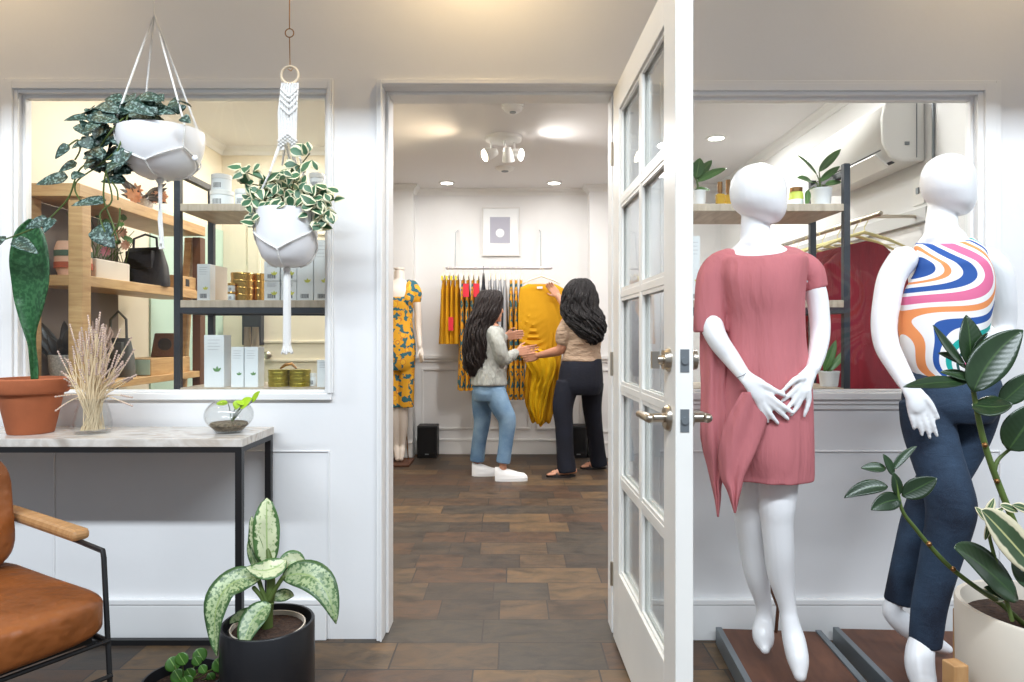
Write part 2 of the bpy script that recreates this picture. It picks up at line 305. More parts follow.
class MB:
    def __init__(s): s.v = []; s.f = []; s.uv = []; s.mi = []; s.cm = 0
    def add(s, vs, fs, uvs=None):
        o = len(s.v); s.v += [Vector(v) for v in vs]; s.uv += uvs if uvs else [(0, 0)]*len(vs)
        for f in fs: s.f.append([i+o for i in f]); s.mi.append(s.cm)
        return s
    def box(s, lo, hi, rz=0, c=None):
        x0, y0, z0 = lo; x1, y1, z1 = hi
        vs = [Vector(p) for p in ((x0, y0, z0), (x1, y0, z0), (x1, y1, z0), (x0, y1, z0), (x0, y0, z1), (x1, y0, z1), (x1, y1, z1), (x0, y1, z1))]
        if rz:
            c = Vector(c) if c else Vector(((x0+x1)/2, (y0+y1)/2, 0)); m = Matrix.Rotation(rz, 3, 'Z'); vs = [m @ (v-c)+c for v in vs]
        return s.add(vs, [(0, 3, 2, 1), (4, 5, 6, 7), (0, 1, 5, 4), (1, 2, 6, 5), (2, 3, 7, 6), (3, 0, 4, 7)])
    def cbox(s, c, d, rz=0): return s.box([c[i]-d[i]/2 for i in range(3)], [c[i]+d[i]/2 for i in range(3)], rz)
    def rings(s, rings, cap=True, closed=True, uvs=None):
        n = len(rings[0]); o = len(s.v)
        for i, r in enumerate(rings):
            s.v += [Vector(p) for p in r]; s.uv += [(0, i/(len(rings)-1))]*n
        for i in range(len(rings)-1):
            for j in range(n if closed else n-1):
                a = o+i*n+j; b = o+i*n+(j+1) % n
                s.f.append([a, b, b+n, a+n]); s.mi.append(s.cm)
        if cap and closed:
            s.f.append([o+j for j in range(n)][::-1]); s.f.append([o+(len(rings)-1)*n+j for j in range(n)]); s.mi += [s.cm, s.cm]
        return s
    def tube(s, pts, r, n=8, round_=False, flat=1):
        pts = [Vector(p) for p in pts]; m = len(pts)
        if not hasattr(r, '__len__'): r = [r]*m
        r = list(r)
        if round_:
            for e in (0, 1):
                a = pts[0] if e == 0 else pts[-1]; b = pts[1] if e == 0 else pts[-2]; ra = r[0] if e == 0 else r[-1]
                d = (a-b).normalized() if (a-b).length > 1e-9 else Vector((0, 0, 1))
                ex = [(a+d*ra*sin(t), max(ra*cos(t), ra*.05)) for t in (pi/6, pi/3, pi/2*.98)]
                if e == 0: pts = [q[0] for q in ex[::-1]]+pts; r = [q[1] for q in ex[::-1]]+r
                else: pts = pts+[q[0] for q in ex]; r = r+[q[1] for q in ex]
            m = len(pts)
        up = None; rg = []
        for i in range(m):
            t = (pts[min(i+1, m-1)]-pts[max(i-1, 0)])
            t = t.normalized() if t.length > 1e-9 else Vector((0, 0, 1))
            if up is None:
                up = Vector((0, 1, 0)) if abs(t.y) < .9 else Vector((1, 0, 0))
            up = (up-t*up.dot(t)).normalized(); sd = t.cross(up)
            rg.append([pts[i]+(sd*cos(a)+up*flat*sin(a))*r[i] for a in [2*pi*k/n for k in range(n)]])
        return s.rings(rg)
    def lathe(s, prof, c, n=32, tilt=None):
        c = Vector(c); rg = [[Vector((max(r, 1e-4)*cos(2*pi*k/n), max(r, 1e-4)*sin(2*pi*k/n), z)) for k in range(n)] for r, z in prof]
        if tilt: m = Matrix.Rotation(tilt[1], 3, tilt[0]); rg = [[m @ p for p in r] for r in rg]
        return s.rings([[p+c for p in r] for r in rg])
    def ball(s, c, r, n=14, m=Matrix.Identity(3)):
        r = r if hasattr(r, '__len__') else (r, r, r); c = Vector(c)
        return s.rings([[c+m @ Vector((r[0]*max(sin(t), .01)*cos(a), r[1]*max(sin(t), .01)*sin(a), -r[2]*cos(t))) for a in [2*pi*k/n for k in range(n)]] for t in [pi*i/10 for i in range(11)]])
    def prism(s, poly, d):
        poly = [Vector(p) for p in poly]; n = len(poly); d = Vector(d)
        return s.add(poly+[p+d for p in poly], [list(range(n))[::-1], list(range(n, 2*n))]+[(i, (i+1) % n, (i+1) % n+n, i+n) for i in range(n)])
    def chain(s, pts, n=12, sub=6, flat=1, round_=True):
        """limb through (px, py, Y, radius in px)"""
        q = cr(pts, sub); return s.tube([P(a, b, c) for a, b, c, d in q], [d*c/F for a, b, c, d in q], n, round_, flat)
    def torso(s, rows, n=28, sub=5, fold=None, cap=True):
        """rows (px, py, Y, half width px, half depth m)"""
        rg = []
        for px, py, Y, rx, ry in cr(rows, sub):
            rx = rx*Y/F; ring = []
            for k in range(n):
                a = 2*pi*k/n; ca, sa = cos(a), sin(a); q = (abs(ca)**2.3+abs(sa)**2.3)**(-1/2.3)
                g = 1+(fold(a, py) if fold else 0)
                ring.append(turned(px, py, Y, rx*ca*q*g, ry*sa*q*g))
            rg.append(ring)
        return s.rings(rg, cap)
    def leaf(s, b, t, width, nrm=(0, -.8, .6), mid=None, fold=.18, wave=0, shape='ovate', nu=6, nv=10, stemlen=0):
        b = Vector(b); t = Vector(t); nrm = Vector(nrm).normalized(); L_ = (t-b).length
        mid = Vector(mid) if mid is not None else (b+t)/2+nrm*L_*.08
        vs = []; uv = []; ph = random.random()*6
        for i in range(nv+1):
            v = i/nv; c = b*(1-v)**2+mid*2*v*(1-v)+t*v*v; T = ((mid-b)*(1-v)+(t-mid)*v).normalized()
            sd = T.cross(nrm); sd = sd.normalized() if sd.length > 1e-4 else Vector((1, 0, 0)); nn = sd.cross(T).normalized()
            if shape == 'heart': wv = (sin(pi*min(1, v*.93+.07)**.62))**.8*(1 if v > 0 else .5)
            elif shape == 'obov': wv = sin(pi*min(1, v)**1.5)**.75
            elif shape == 'round': wv = sin(pi*min(.999, v))**.5
            elif shape == 'lance': wv = sin(pi*v**.85)**.9
            else: wv = sin(pi*v**.8)**.75
            if i == nv: wv = .02
            if i == 0: wv = max(.06, wv*.3)
            for j in range(nu+1):
                u = -1+2*j/nu
                vs.append(c+sd*u*wv*width/2+nn*(abs(u)**1.3*fold*width*.5*wv+wave*width*.2*abs(u)*sin(v*14+ph+u*2)))
                uv.append((u, v))
        fs = [(i*(nu+1)+j, i*(nu+1)+j+1, (i+1)*(nu+1)+j+1, (i+1)*(nu+1)+j) for i in range(nv) for j in range(nu)]
        return s.add(vs, fs, uv)
    def build(s, name, m, parent=None, smooth=True, bevel=0, local=False, solid=0, remesh=0, sm=0, sub=0, label=None, soloff=0):
        me = bpy.data.meshes.new(name)
        vs = s.v
        if parent is not None and not local:
            inv = parent.matrix_basis.inverted()
            if parent.parent: inv = (parent.parent.matrix_basis @ parent.matrix_basis).inverted()
            vs = [inv @ v for v in vs]
        me.from_pydata([tuple(v) for v in vs], [], s.f)
        ms = m if isinstance(m, (list, tuple)) else [m]
        for x in ms: me.materials.append(M[x] if isinstance(x, str) else x)
        me.polygons.foreach_set('material_index', s.mi)
        me.polygons.foreach_set('use_smooth', [smooth]*len(s.f))
        if any(u != (0, 0) for u in s.uv):
            a = me.attributes.new('luv', 'FLOAT_VECTOR', 'POINT'); a.data.foreach_set('vector', [x for u in s.uv for x in (u[0], u[1], 0)])
        me.update()
        o = bpy.data.objects.new(name, me); COL.objects.link(o)
        if parent is not None: o.parent = parent
        if remesh: r = o.modifiers.new('r', 'REMESH'); r.mode = 'VOXEL'; r.voxel_size = remesh; r.use_smooth_shade = True
        if sm: q = o.modifiers.new('s', 'SMOOTH'); q.iterations = sm; q.factor = .5
        if solid: q = o.modifiers.new('t', 'SOLIDIFY'); q.thickness = solid; q.offset = soloff
        if bevel:
            q = o.modifiers.new('b', 'BEVEL'); q.width = bevel; q.segments = 2; q.limit_method = 'ANGLE'; q.angle_limit = R(40)
        if smooth and not remesh: 
            try: me.set_sharp_from_angle(angle=R(42))
            except Exception: pass
        if label: o['label'] = label
        return o
def thing(name, label, cat, loc=(0, 0, 0), rz=0, group=None):
    o = bpy.data.objects.new(name, None); COL.objects.link(o); o.location = loc; o.rotation_euler = (0, 0, rz); o.empty_display_size = .05
    o.matrix_basis = Matrix.Translation(loc) @ Matrix.Rotation(rz, 4, 'Z')
    o['label'] = label; o['category'] = cat
    if group: o['group'] = group
    return o
def tag(o, label, cat, group=None):
    o['label'] = label; o['category'] = cat
    if group: o['group'] = group
    return o
def struct(o, label=None):
    o['kind'] = 'structure'
    if label: o['label'] = label
    return o
def center_origin(o):
    """origin of a one-mesh thing at its base"""
    me = o.data; xs = [v.co for v in me.vertices]
    c = Vector((sum(v.x for v in xs)/len(xs), sum(v.y for v in xs)/len(xs), min(v.z for v in xs)))
    for v in me.vertices: v.co -= c
    o.matrix_basis = Matrix.Translation(c); return o
def dup(root, loc, rz=0, label=None, group=None, scale=None):
    r = root.copy(); COL.objects.link(r); r.matrix_basis = Matrix.Translation(loc) @ Matrix.Rotation(rz, 4, 'Z')
    if scale: r.scale = scale
    if label: r['label'] = label
    if group: r['group'] = group
    for ch in list(root.children):
        c = ch.copy(); COL.objects.link(c); c.parent = r
        for g in ch.children:
            d = g.copy(); COL.objects.link(d); d.parent = c
    return r
# ================================================================ SETTING
struct(MB().box((-4, -2, -.1), (4, 6.7, 0)).build('floor', 'tile', smooth=False))
s = 262.0
WB = WY+.14
dx0, dx1, dz1 = -.492, .40, 2.107
wl = ((20-512)/s, (327-512)/s, .939, 2.08); wr = ((668-512)/s, (976-512)/s, .941, 2.072)
wf = MB()
for a, b, z0, z1 in ((-4, wl[0], 0, 2.95), (wl[0], wl[1], 0, wl[2]), (wl[0], wl[1], wl[3], 2.95), (wl[1], dx0, 0, 2.95), (dx0, dx1, dz1, 2.95), (dx1, wr[0], 0, 2.95), (wr[0], wr[1], 0, wr[2]), (wr[0], wr[1], wr[3], 2.95), (wr[1], 4, 0, 2.95)):
    wf.box((a, WY, z0), (b, WY+.05, z1))
wf.box((dx0-.12, WY+.05, 0), (dx0, WB, 2.95)).box((dx1, WY+.05, 0), (dx1+.12, WB, 2.95)).box((dx0, WY+.05, dz1), (dx1, WB, 2.95))
struct(wf.build('wall_front', 'wall', smooth=False))
struct(MB().box((-4, 1.0, 2.95), (4, 2.66, 3.05)).build('ceiling_porch', 'ceil', smooth=False))  # unseen ceiling; front edge placed to cut daylight off the upper wall
struct(MB().box((-2.35, WB, 2.58), (2.15, 6.5, 2.66)).build('ceiling', 'ceil', smooth=False))
struct(MB().box((1.98, WB, 0), (2.12, 6.5, 2.6)).build('wall_right', 'wall', smooth=False))
struct(MB().box((-2.34, WB, 0), (-2.2, 6.5, 2.6)).build('wall_left', 'cream', smooth=False))
fw = MB().box((-2.3, 6.43, 0), (2.1, 6.55, 2.6)).box((-2.3, 6.25, 0), (-.94, 6.43, 2.6)).box((.735, 6.25, 0), (2.1, 6.43, 2.6))
struct(fw.build('wall_back', 'wall', smooth=False))
struct(MB().box((-2.25, 5.0, 0), (-1.06, 5.08, 2.6)).build('wall_partition', 'cream', smooth=False))
struct(MB().box((-2.2, 4.0, 0), (-2.188, 5.0, 1.95)).build('trim_mint_panel', 'mint', smooth=False))
# crown moulding and baseboards of the shop
def crown(name, pts):
    mb = MB(); prof = [(0, -.06), (.008, -.06), (.02, -.035), (.05, -.012), (.055, 0), (0, 0)]
    rg = []
    for (x, y, nx, ny) in pts: rg.append([Vector((x+nx*d, y+ny*d, 2.58+h)) for d, h in prof])
    mb.rings(rg); return struct(mb.build(name, 'trim', smooth=False))
crown('trim_crown', [(-1.06, 5.0, 1, 0), (-1.06, 5.08, 1, 0), (-2.2, 5.08, 1, 1), (-2.2, 6.25, 1, -1), (-.94, 6.25, 1, -1), (-.94, 6.43, 1, -1), (.735, 6.43, -1, -1), (.735, 6.25, -1, -1), (1.98, 6.25, -1, -1), (1.98, WB, -1, 1)])
crown('trim_crown', [(-2.2, WB, 1, 1), (-2.2, 5.0, 1, -1), (-1.06, 5.0, 0, -1)])
mb = MB()
for a, b, y in ((-2.2, -.94, 6.25), (-.94, .735, 6.43), (.735, 1.98, 6.25)):
    mb.box((a, y-.016, 0), (b, y, .13)).box((a, y-.022, .13), (b, y, .15))
struct(mb.build('baseboard_back', 'trim', smooth=False, bevel=.004))
struct(MB().box((1.96, WB, 0), (1.98, 6.25, .14)).build('baseboard_right', 'trim', smooth=False))
# wainscot rail and panel frames on the back wall
mb = MB()
for a, b, y in ((-1.6, -.94, 6.25), (-.94, .735, 6.43), (.735, 1.98, 6.25)):
    mb.box((a, y-.03, .93), (b, y, .965)).box((a, y-.014, .90), (b, y, .93))
def pframe(mb, x0, x1, z0, z1, y, w_=.022, t=.012):
    mb.box((x0, y-t, z0), (x1, y, z0+w_)).box((x0, y-t, z1-w_), (x1, y, z1)).box((x0, y-t, z0+w_), (x0+w_, y, z1-w_)).box((x1-w_, y-t, z0+w_), (x1, y, z1-w_))
for x0, x1, y in ((-.88, -.38, 6.43), (-.32, .18, 6.43), (.24, .68, 6.43), (.79, 1.3, 6.25), (-1.5, -1.0, 6.25)): pframe(mb, x0, x1, .24, .84, y)
struct(mb.build('trim_wainscot', 'trim', smooth=False, bevel=.003))

# front wall: door casing, window casings, panels, baseboards
mb = MB()
cz = dz1
mb.box((dx0-.022, WY-.02, 0), (dx0, WY, cz+.024)).box((dx1, WY-.02, 0), (dx1+.03, WY, cz+.024)).box((dx0, WY-.02, cz), (dx1, WY, cz+.024))
mb.box((dx0-.008, WY-.028, 0), (dx0, WY-.02, cz+.01)).box((dx0, WY-.028, cz), (dx1, WY-.02, cz+.01))
mb.box((dx0, WY+.05, 0), (dx0+.012, WB+.01, cz)).box((dx1-.012, WY+.05, 0), (dx1, WB+.01, cz)).box((dx0+.012, WY+.05, cz-.012), (dx1-.012, WB+.01, cz))
mb.box((dx0-.06, WB, 0), (dx0, WB+.015, cz+.06)).box((dx1, WB, 0), (dx1+.06, WB+.015, cz+.06)).box((dx0, WB, cz), (dx1, WB+.015, cz+.06))
struct(mb.build('trim_door_casing', 'trim', smooth=False, bevel=.003))
def window(n, x0, x1, z0, z1, wl_, wr_):
    root = bpy.data.objects.new('window_%d' % n, None); COL.objects.link(root); root['kind'] = 'structure'
    mb = MB()
    # stepped casing on the face of the wall
    for k, (o, t) in enumerate(((0, .012), (.012, .022), (.038, .016))):
        for side, ww in ((0, wl_), (1, wr_)):
            a = min(o, ww-.006); 
        oo = [0, .014, .042][k]; o2 = [.014, .042, .055][k]
        sl, sr = wl_/.055, wr_/.055
        mb.box((x0-o2*sl, WY-t, z0), (x0-oo*sl, WY, z1+o2)).box((x1+oo*sr, WY-t, z0), (x1+o2*sr, WY, z1+o2)).box((x0-oo*sl, WY-t, z1+oo), (x1+oo*sr, WY, z1+o2))
    mb.box((x0, WY+.012, z0), (x0+.012, WY+.045, z1)).box((x1-.012, WY+.012, z0), (x1, WY+.045, z1)).box((x0+.012, WY+.012, z1-.012), (x1-.012, WY+.045, z1)).box((x0+.012, WY+.012, z0), (x1-.012, WY+.045, z0+.01))
    mb.build('window_frame', 'trim', root, smooth=False, bevel=.002)
    mb = MB().box((x0-wl_*.3, WY-(.016 if n == 1 else .024), z0-.026), (x1+wr_*.8, WY, z0))
    if n == 2: mb.box((x0-wl_, WY-.014, z0-.045), (x1+wr_, WY, z0-.022)).box((x0-wl_, WY-.008, z0-.065), (x1+wr_, WY, z0-.045))
    mb.build('window_sill', 'trim', root, smooth=False, bevel=.003)
    MB().box((x0+.004, WY+.026, z0+.004), (x1-.004, WY+.031, z1-.004)).build('window_pane', 'glass', root, smooth=False)
window(1, wl[0], wl[1], wl[2], wl[3], .06, .026)
window(2, wr[0], wr[1], wr[2], wr[3], .03, .085)
mb = MB()
def fpanel(x0, x1, z0, z1): t_ = .007; mb.box((x0, WY-.005, z0), (x0+t_, WY, z1)).box((x1-t_, WY-.005, z0), (x1, WY, z1)).box((x0+t_, WY-.005, z1-t_), (x1-t_, WY, z1))
fpanel(-1.75, -.695, .0, .72); fpanel(.56, 1.865, .158, .72)
struct(mb.build('trim_panel_frames', 'wall', smooth=False, bevel=.003))
mb = MB()
for a, b in ((-4, -.705), (dx1+.03, 4)): mb.box((a, WY-.016, 0), (b, WY, .135)).box((a, WY-.019, .135), (b, WY, .158))
struct(mb.build('baseboard_front', 'trim', smooth=False, bevel=.004))
# door of the partition
mb = MB().box((-1.99, 4.965, .01), (-1.22, 5.0, 2.02))
pframe(mb, -1.91, -1.30, 1.1, 1.93, 4.965, .02); pframe(mb, -1.91, -1.30, .2, .98, 4.965, .02)
d2 = struct(mb.build('door_2', 'cream', smooth=False, bevel=.003))
MB().lathe([(.0, 0), (.012, 0), (.012, .03), (.028, .04), (.03, .055), (.018, .068), (0, .07)], (-1.82, 4.965, 1.01), 16, ('X', pi/2)).build('door_handle', 'steel', d2)

# ---- the open glazed door, hinged at the right jamb
DR = Matrix.Translation((.385, WY-.005, 0)) @ Matrix.Rotation(math.atan2(-.875, .021), 4, 'Z')
door = bpy.data.objects.new('door_1', None); COL.objects.link(door); door['kind'] = 'structure'; door.matrix_basis = DR
# local: x from the hinge to the free edge, y towards the right-hand face, z up
def dl(x0, x1, y0, y1, z0, z1, mb): mb.box((x0, y0, z0), (x1, y1, z1))
DW, DT, DH = .875, .045, 2.085
cols = ((.115, .43), (.455, .76)); zr = [.293, .631, .969, 1.307, 1.645, 1.983]
mb = MB()
dl(0, .115, 0, DT, .012, DH, mb); dl(.76, DW, 0, DT, .012, DH, mb); dl(.115, .76, 0, DT, .012, zr[0], mb); dl(.115, .76, 0, DT, zr[-1], DH, mb)
dl(.43, .455, .006, DT-.006, zr[0], zr[-1], mb)
for z in zr[1:-1]:
    for a, b in cols: dl(a, b, .006, DT-.006, z-.0125, z+.0125, mb)
mb.build('door_frame', 'doorpaint', door, smooth=False, bevel=.0025, local=True)
mb = MB()
for i in range(5):
    for a, b in cols:
        z0 = zr[i]+(.0125 if i else 0); z1 = zr[i+1]-(.0125 if i < 4 else 0)
        for y0, y1 in ((.008, .016), (DT-.016, DT-.008)):
            t = .011
            dl(a, a+t, y0, y1, z0, z1, mb); dl(b-t, b, y0, y1, z0, z1, mb); dl(a+t, b-t, y0, y1, z0, z0+t, mb); dl(a+t, b-t, y0, y1, z1-t, z1, mb)
mb.build('glazing_bead', 'doorpaint', door, smooth=False, local=True)
for i in range(5):
    for a, b in cols: 
        z0 = zr[i]+(.0125 if i else 0); z1 = zr[i+1]-(.0125 if i < 4 else 0)
        g = MB(); dl(a, b, .020, .025, z0, z1, g); g.build('pane', 'glass', door, smooth=False, local=True)
def hw(z, deadbolt):
    mb = MB(); x = .815
    for sy, y in ((-1, 0), (1, DT)):
        if deadbolt:
            mb.lathe([(.0, 0), (.031, 0), (.031, .006), (.026, .012), (.026, .016), (0, .016)], (x, y, z), 24, ('X', pi/2 if sy < 0 else -pi/2))
            if sy < 0: mb.tube([(x, y-.014, z), (x, y-.03, z)], .012, 12); mb.box((x-.006, y-.046, z-.022), (x+.006, y-.026, z+.022))
            else: mb.lathe([(0, 0), (.027, 0), (.025, .024), (.02, .026), (0, .026)], (x, y, z), 24, ('X', -pi/2))
        else:
            mb.lathe([(.0, 0), (.034, 0), (.034, .006), (.028, .013), (0, .013)], (x, y, z), 24, ('X', pi/2 if sy < 0 else -pi/2))
            mb.tube([(x, y+sy*.01, z), (x, y+sy*.05, z)], .012, 14)
            mb.tube([(x+.010, y+sy*.052, z), (x-.06, y+sy*.054, z-.001), (x-.115, y+sy*.052, z-.004)], [.0125, .0115, .010], 14, True)
    return mb.build('deadbolt' if deadbolt else 'door_handle', 'steel', door, local=True)
hw(1.096, True); hw(.947, False)
mb = MB()
for z, h in ((1.096, .057), (.947, .057)): mb.box((DW-.001, .012, z-h/2), (DW+.0015, .034, z+h/2)); mb.tube([(DW, .023, z), (DW+.006, .023, z)], .009, 12)
mb.build('latch_plate', 'greysteel', door, smooth=False, local=True)
mb = MB()
for z in (.25, 1.05, 1.85): mb.tube([(-.004, -.004, z-.045), (-.004, -.004, z+.045)], .006, 10)
mb.build('hinge', 'steel', door, local=True)

# ================================================================ CEILING THINGS
def downlight(x, y, label):
    t = thing('recessed_light', label, 'ceiling light', (x, y, 2.58), group='recessed ceiling lights')
    MB().lathe([(.055, -.002), (.055, -.008), (.075, -.008), (.078, 0), (.055, 0)], (0, 0, 0), 28).build('trim_ring', 'plasticwhite', t, local=True)
    MB().lathe([(0, -.004), (.055, -.004), (.055, -.001), (0, -.001)], (0, 0, 0), 28).build('diffuser', 'lampon', t, local=True)
downlight(-.607, 6.15, 'round lit recessed ceiling light left above the clothes rail')
downlight(.392, 6.15, 'round lit recessed ceiling light right above the clothes rail')
downlight(1.47, 4.75, 'round lit recessed ceiling light seen through the window behind the pink mannequin')
t = thing('smoke_detector', 'round white smoke detector on the ceiling just inside the doorway', 'smoke detector', (.005, 4.07, 2.58))
MB().lathe([(0, -.045), (.04, -.045), (.055, -.035), (.062, -.02), (.07, -.018), (.07, 0), (0, 0)], (0, 0, 0), 28).build('body', 'plasticwhite', t, local=True)
MB().lathe([(0, -.05), (.02, -.05), (.02, -.045), (0, -.045)], (0, 0, 0), 20).build('sensor_cap', 'greysteel', t, local=True)
t = thing('ceiling_speaker', 'small round white ceiling fitting behind the spotlights', 'ceiling fitting', (-.06, 5.6, 2.58))
MB().lathe([(0, -.03), (.05, -.03), (.075, -.015), (.08, 0), (0, 0)], (0, 0, 0), 28).build('body', 'plasticwhite', t, local=True)
MB().lathe([(0, -.034), (.03, -.034), (.03, -.03), (0, -.03)], (0, 0, 0), 20).build('grille', 'greysteel', t, local=True)
t = thing('spotlight_fixture', 'white ceiling spotlight fixture with three heads, two lit', 'ceiling light', (-.06, 4.75, 2.58))
MB().lathe([(0, -.028), (.11, -.028), (.13, -.02), (.135, 0), (0, 0)], (0, 0, 0), 32).build('ceiling_plate', 'plasticwhite', t, local=True)
for (ax, ay, dv, lampm) in ((-.10, 0, Vector((-.75, -.35, -.35)), 'lampwarm'), (.0, -.03, Vector((.05, .25, -.6)), None), (.085, .02, Vector((.62, -.3, -.15)), 'lampon')):
    d = dv.normalized(); a = Vector((ax*.9, ay, -.028)); j = a+Vector((0, 0, -.085))
    if not lampm: j = a+Vector((.03, -.03, -.105))
    hb = MB(); hb.tube([a, j], .008, 8, True)
    q = [j-d*.05, j-d*.045, j-d*.01, j+d*.05, j+d*.055]; hb.tube(q, [.01, .026, .036, .046, .044], 20)
    h = hb.build('spot_head', 'plasticwhite', t, local=True)
    if lampm:
        MB().tube([j+d*.05, j+d*.058, j+d*.064], [.041, .041, .03], 20).build('bulb', lampm, h, local=True)
        wp = Vector((-.06, 4.75, 2.58))+j+d*.09
        light('spot_lamp', 'SPOT', wp, 34 if lampm == 'lampwarm' else 18, (1, .8, .55) if lampm == 'lampwarm' else (1, .97, .93), d.to_track_quat('-Z', 'Y').to_euler(), .03, cone=2.3, blend=1)

# ================================================================ BACK OF THE SHOP
t = thing('framed_print', 'white framed grey print with a pale round disc above the clothes rail', 'picture', P(501, 256, 6.43))
x0, z0 = P(482, 256, 6.41).x, P(482, 256, 6.41).z; x1, z1 = P(520, 207, 6.41).x, P(520, 207, 6.41).z
mb = MB(); wd = .012; mb.box((x0, 6.405, z0), (x1, 6.43, z0+wd)).box((x0, 6.405, z1-wd), (x1, 6.43, z1)).box((x0, 6.405, z0+wd), (x0+wd, 6.43, z1-wd)).box((x1-wd, 6.405, z0+wd), (x1, 6.43, z1-wd))
mb.build('picture_frame', mat('white_frame', (.72, .71, .69), .4), t, smooth=False)
MB().box((x0+wd, 6.415, z0+wd), (x1-wd, 6.428, z1-wd)).build('mat_board', 'paper', t, smooth=False)
a = P(490, 243, 6.41); b = P(510, 217, 6.41)
pr = MB().box((a.x, 6.412, a.z), (b.x, 6.415, b.z)).build('art_print', 'print', t, smooth=False)
MB().lathe([(0, 0), (.042, 0), (.042, .001), (0, .001)], P(500, 233, 6.412), 28, ('X', pi/2)).build('pale_disc', 'paper', pr, smooth=False)

RY = 6.1; rz_ = P(0, 268, RY).z
t = thing('clothes_rail', 'grey metal clothes rail hung on two thin rods along the back wall', 'clothes rail', (P(499, 268, RY).x, 6.43, rz_))
MB().tube([P(447, 268, RY), P(551, 268, RY)], .014, 12, True).build('rail', mat('rail_grey', s2l(186, 182, 186), .35, .4), t)
for px in (455, 541):
    q = P(px, 268, RY); MB().tube([q, (q.x, 6.18, q.z+.34), (q.x, 6.42, q.z+.40), (q.x, 6.43, q.z+.40)], .004, 6).build('support_rod', 'greysteel', t)

def hanger_mesh(w_=.40, axis='Y'):
    mb = MB(); ax = Vector((0, 1, 0)) if axis == 'Y' else Vector((1, 0, 0)); z = Vector((0, 0, 1))
    hk = [ax*(.018*cos(a))+z*(-.0+.018*sin(a)) for a in [pi*.0+i*pi*1.1/8 for i in range(9)]]
    mb.tube([hk[-1]]+hk[::-1][1:]+[z*-.03+ax*0, z*-.055], .0022, 6)
    mb.tube([-ax*w_/2+z*-.125, -ax*w_*.3+z*-.09, z*-.055, ax*w_*.3+z*-.09, ax*w_/2+z*-.125], [.006, .008, .009, .008, .006], 8, True)
    mb.tube([-ax*w_*.38+z*-.117, ax*w_*.38+z*-.117], .003, 6)
    return mb
def garment_mesh(L_, w0, w1, d0, d1, face='Y', seed=0, sleeve=False):
    """closed hanging garment; w is the thin direction, d the wide one"""
    rnd = random.Random(seed); ph = [rnd.random()*6 for _ in range(4)]; rg = []; n = 36
    for i in range(15):
        v = i/14; ring = []
        dd = d0+(d1-d0)*v; ww = w0+(w1-w0)*v
        if v < .08: dd *= .45+.55*(v/.08)**.6; ww *= .7
        zz = -L_*v-(0.0)
        for k in range(n):
            a = 2*pi*k/n; f = 1+.35*v*sin(7*a+ph[0]+v*1.5)+.18*v*sin(11*a+ph[1])
            x = ww/2*cos(a)*f; y = dd/2*sin(a)*(1+.05*v*sin(9*a+ph[2]))
            sh = -.055*(abs(y)/(d0/2))**1.2 if v < .3 else -.055*(abs(y)/(d0/2))**1.2*(1-(v-.3)/.7)
            ring.append(Vector((x, y, zz+sh)) if face == 'Y' else Vector((y, x, zz+sh)))
        rg.append(ring)
    return MB().rings(rg)
hang0 = center = None
def rackitem(px, kind, i):
    """one garment and its hanger on the back rail"""
    global hang0
    q = P(px, 268, RY); hz = q.z+.014-.018+.018
    names = {'mustard': ('mustard_blouse', 'mustard', .60, 'blouse'), 'floral': ('floral_dress', 'floral', 1.02, 'dress'), 'grey': ('grey_dress', 'greycloth', .82, 'dress'), 'dark': ('dark_blouse', 'darkcloth', .66, 'blouse'), 'floral2': ('floral_dress', 'floral', 1.10, 'dress')}
    first = {'mustard': 0, 'floral': 4, 'dark': 8, 'grey': 9, 'floral2': 13}[kind]; od = ['leftmost', 'second from left', 'third from left', 'rightmost'][min(3, i-first) if kind != 'floral2' else [0, 1, 3][i-first]]
    nm, mt_, ln, cat = names[kind]
    what = {'mustard': 'mustard yellow blouses at the left end of the back rail', 'floral': 'orange floral dresses hanging left of the woman in grey', 'grey': 'plain grey dresses beside the head of the woman in grey', 'dark': '', 'floral2': 'floral dresses hanging beside the held mustard dress'}[kind]
    lab = od+' of the '+what if kind != 'dark' else 'dark blouse on a black hanger just left of the grey dresses'
    grp = what or None
    hl = 'cream hanger of the '+{'leftmost': 'leftmost', 'second from left': 'second', 'third from left': 'third', 'rightmost': 'rightmost'}[od]+' of the '+what.split(' at ')[0].split(' hanging')[0].split(' beside')[0]+{'floral': ' left of the woman in grey', 'floral2': ' by the held dress'}.get(kind, ' on the back rail') if kind != 'dark' else 'black hanger holding a dark blouse on the back rail'
    if hang0 is None:
        h = thing('clothes_hanger', hl, 'hanger', (q.x, RY, q.z), group='hangers of the back rail')
        hanger_mesh(.36).build('hanger_frame', 'hanger', h, local=True); hang0 = h
    else: h = dup(hang0, (q.x, RY, q.z), 0, hl, 'hangers of the back rail')
    if kind == 'dark': h.children[0].data = h.children[0].data.copy(); h.children[0].data.materials[0] = M['black']
    w1 = {'mustard': .064, 'floral': .066, 'grey': .066, 'dark': .05, 'floral2': .066}[kind]
    th = thing(nm, lab, cat, (q.x, RY, q.z-.10), group=grp)
    g = garment_mesh(ln, .036, w1, .36, .40, 'Y', i).build('bodice' if 0 else 'garment_cloth', mt_, th, local=True)
    if kind == 'mustard':
        MB().box((-.006, -.19, -.028), (.006, -.12, .012)).build('yellow_size_clip', 'yellowtag', th, smooth=False, local=True)
    if i in (2, 5, 7):
        zt = -.12 if i != 2 else -.42
        MB().box((-.03 if i != 2 else -.022, -.215, zt-.06), (.022, -.211, zt+.06)).build('price_tag', 'redtag', th, smooth=False, local=True)
i = 0
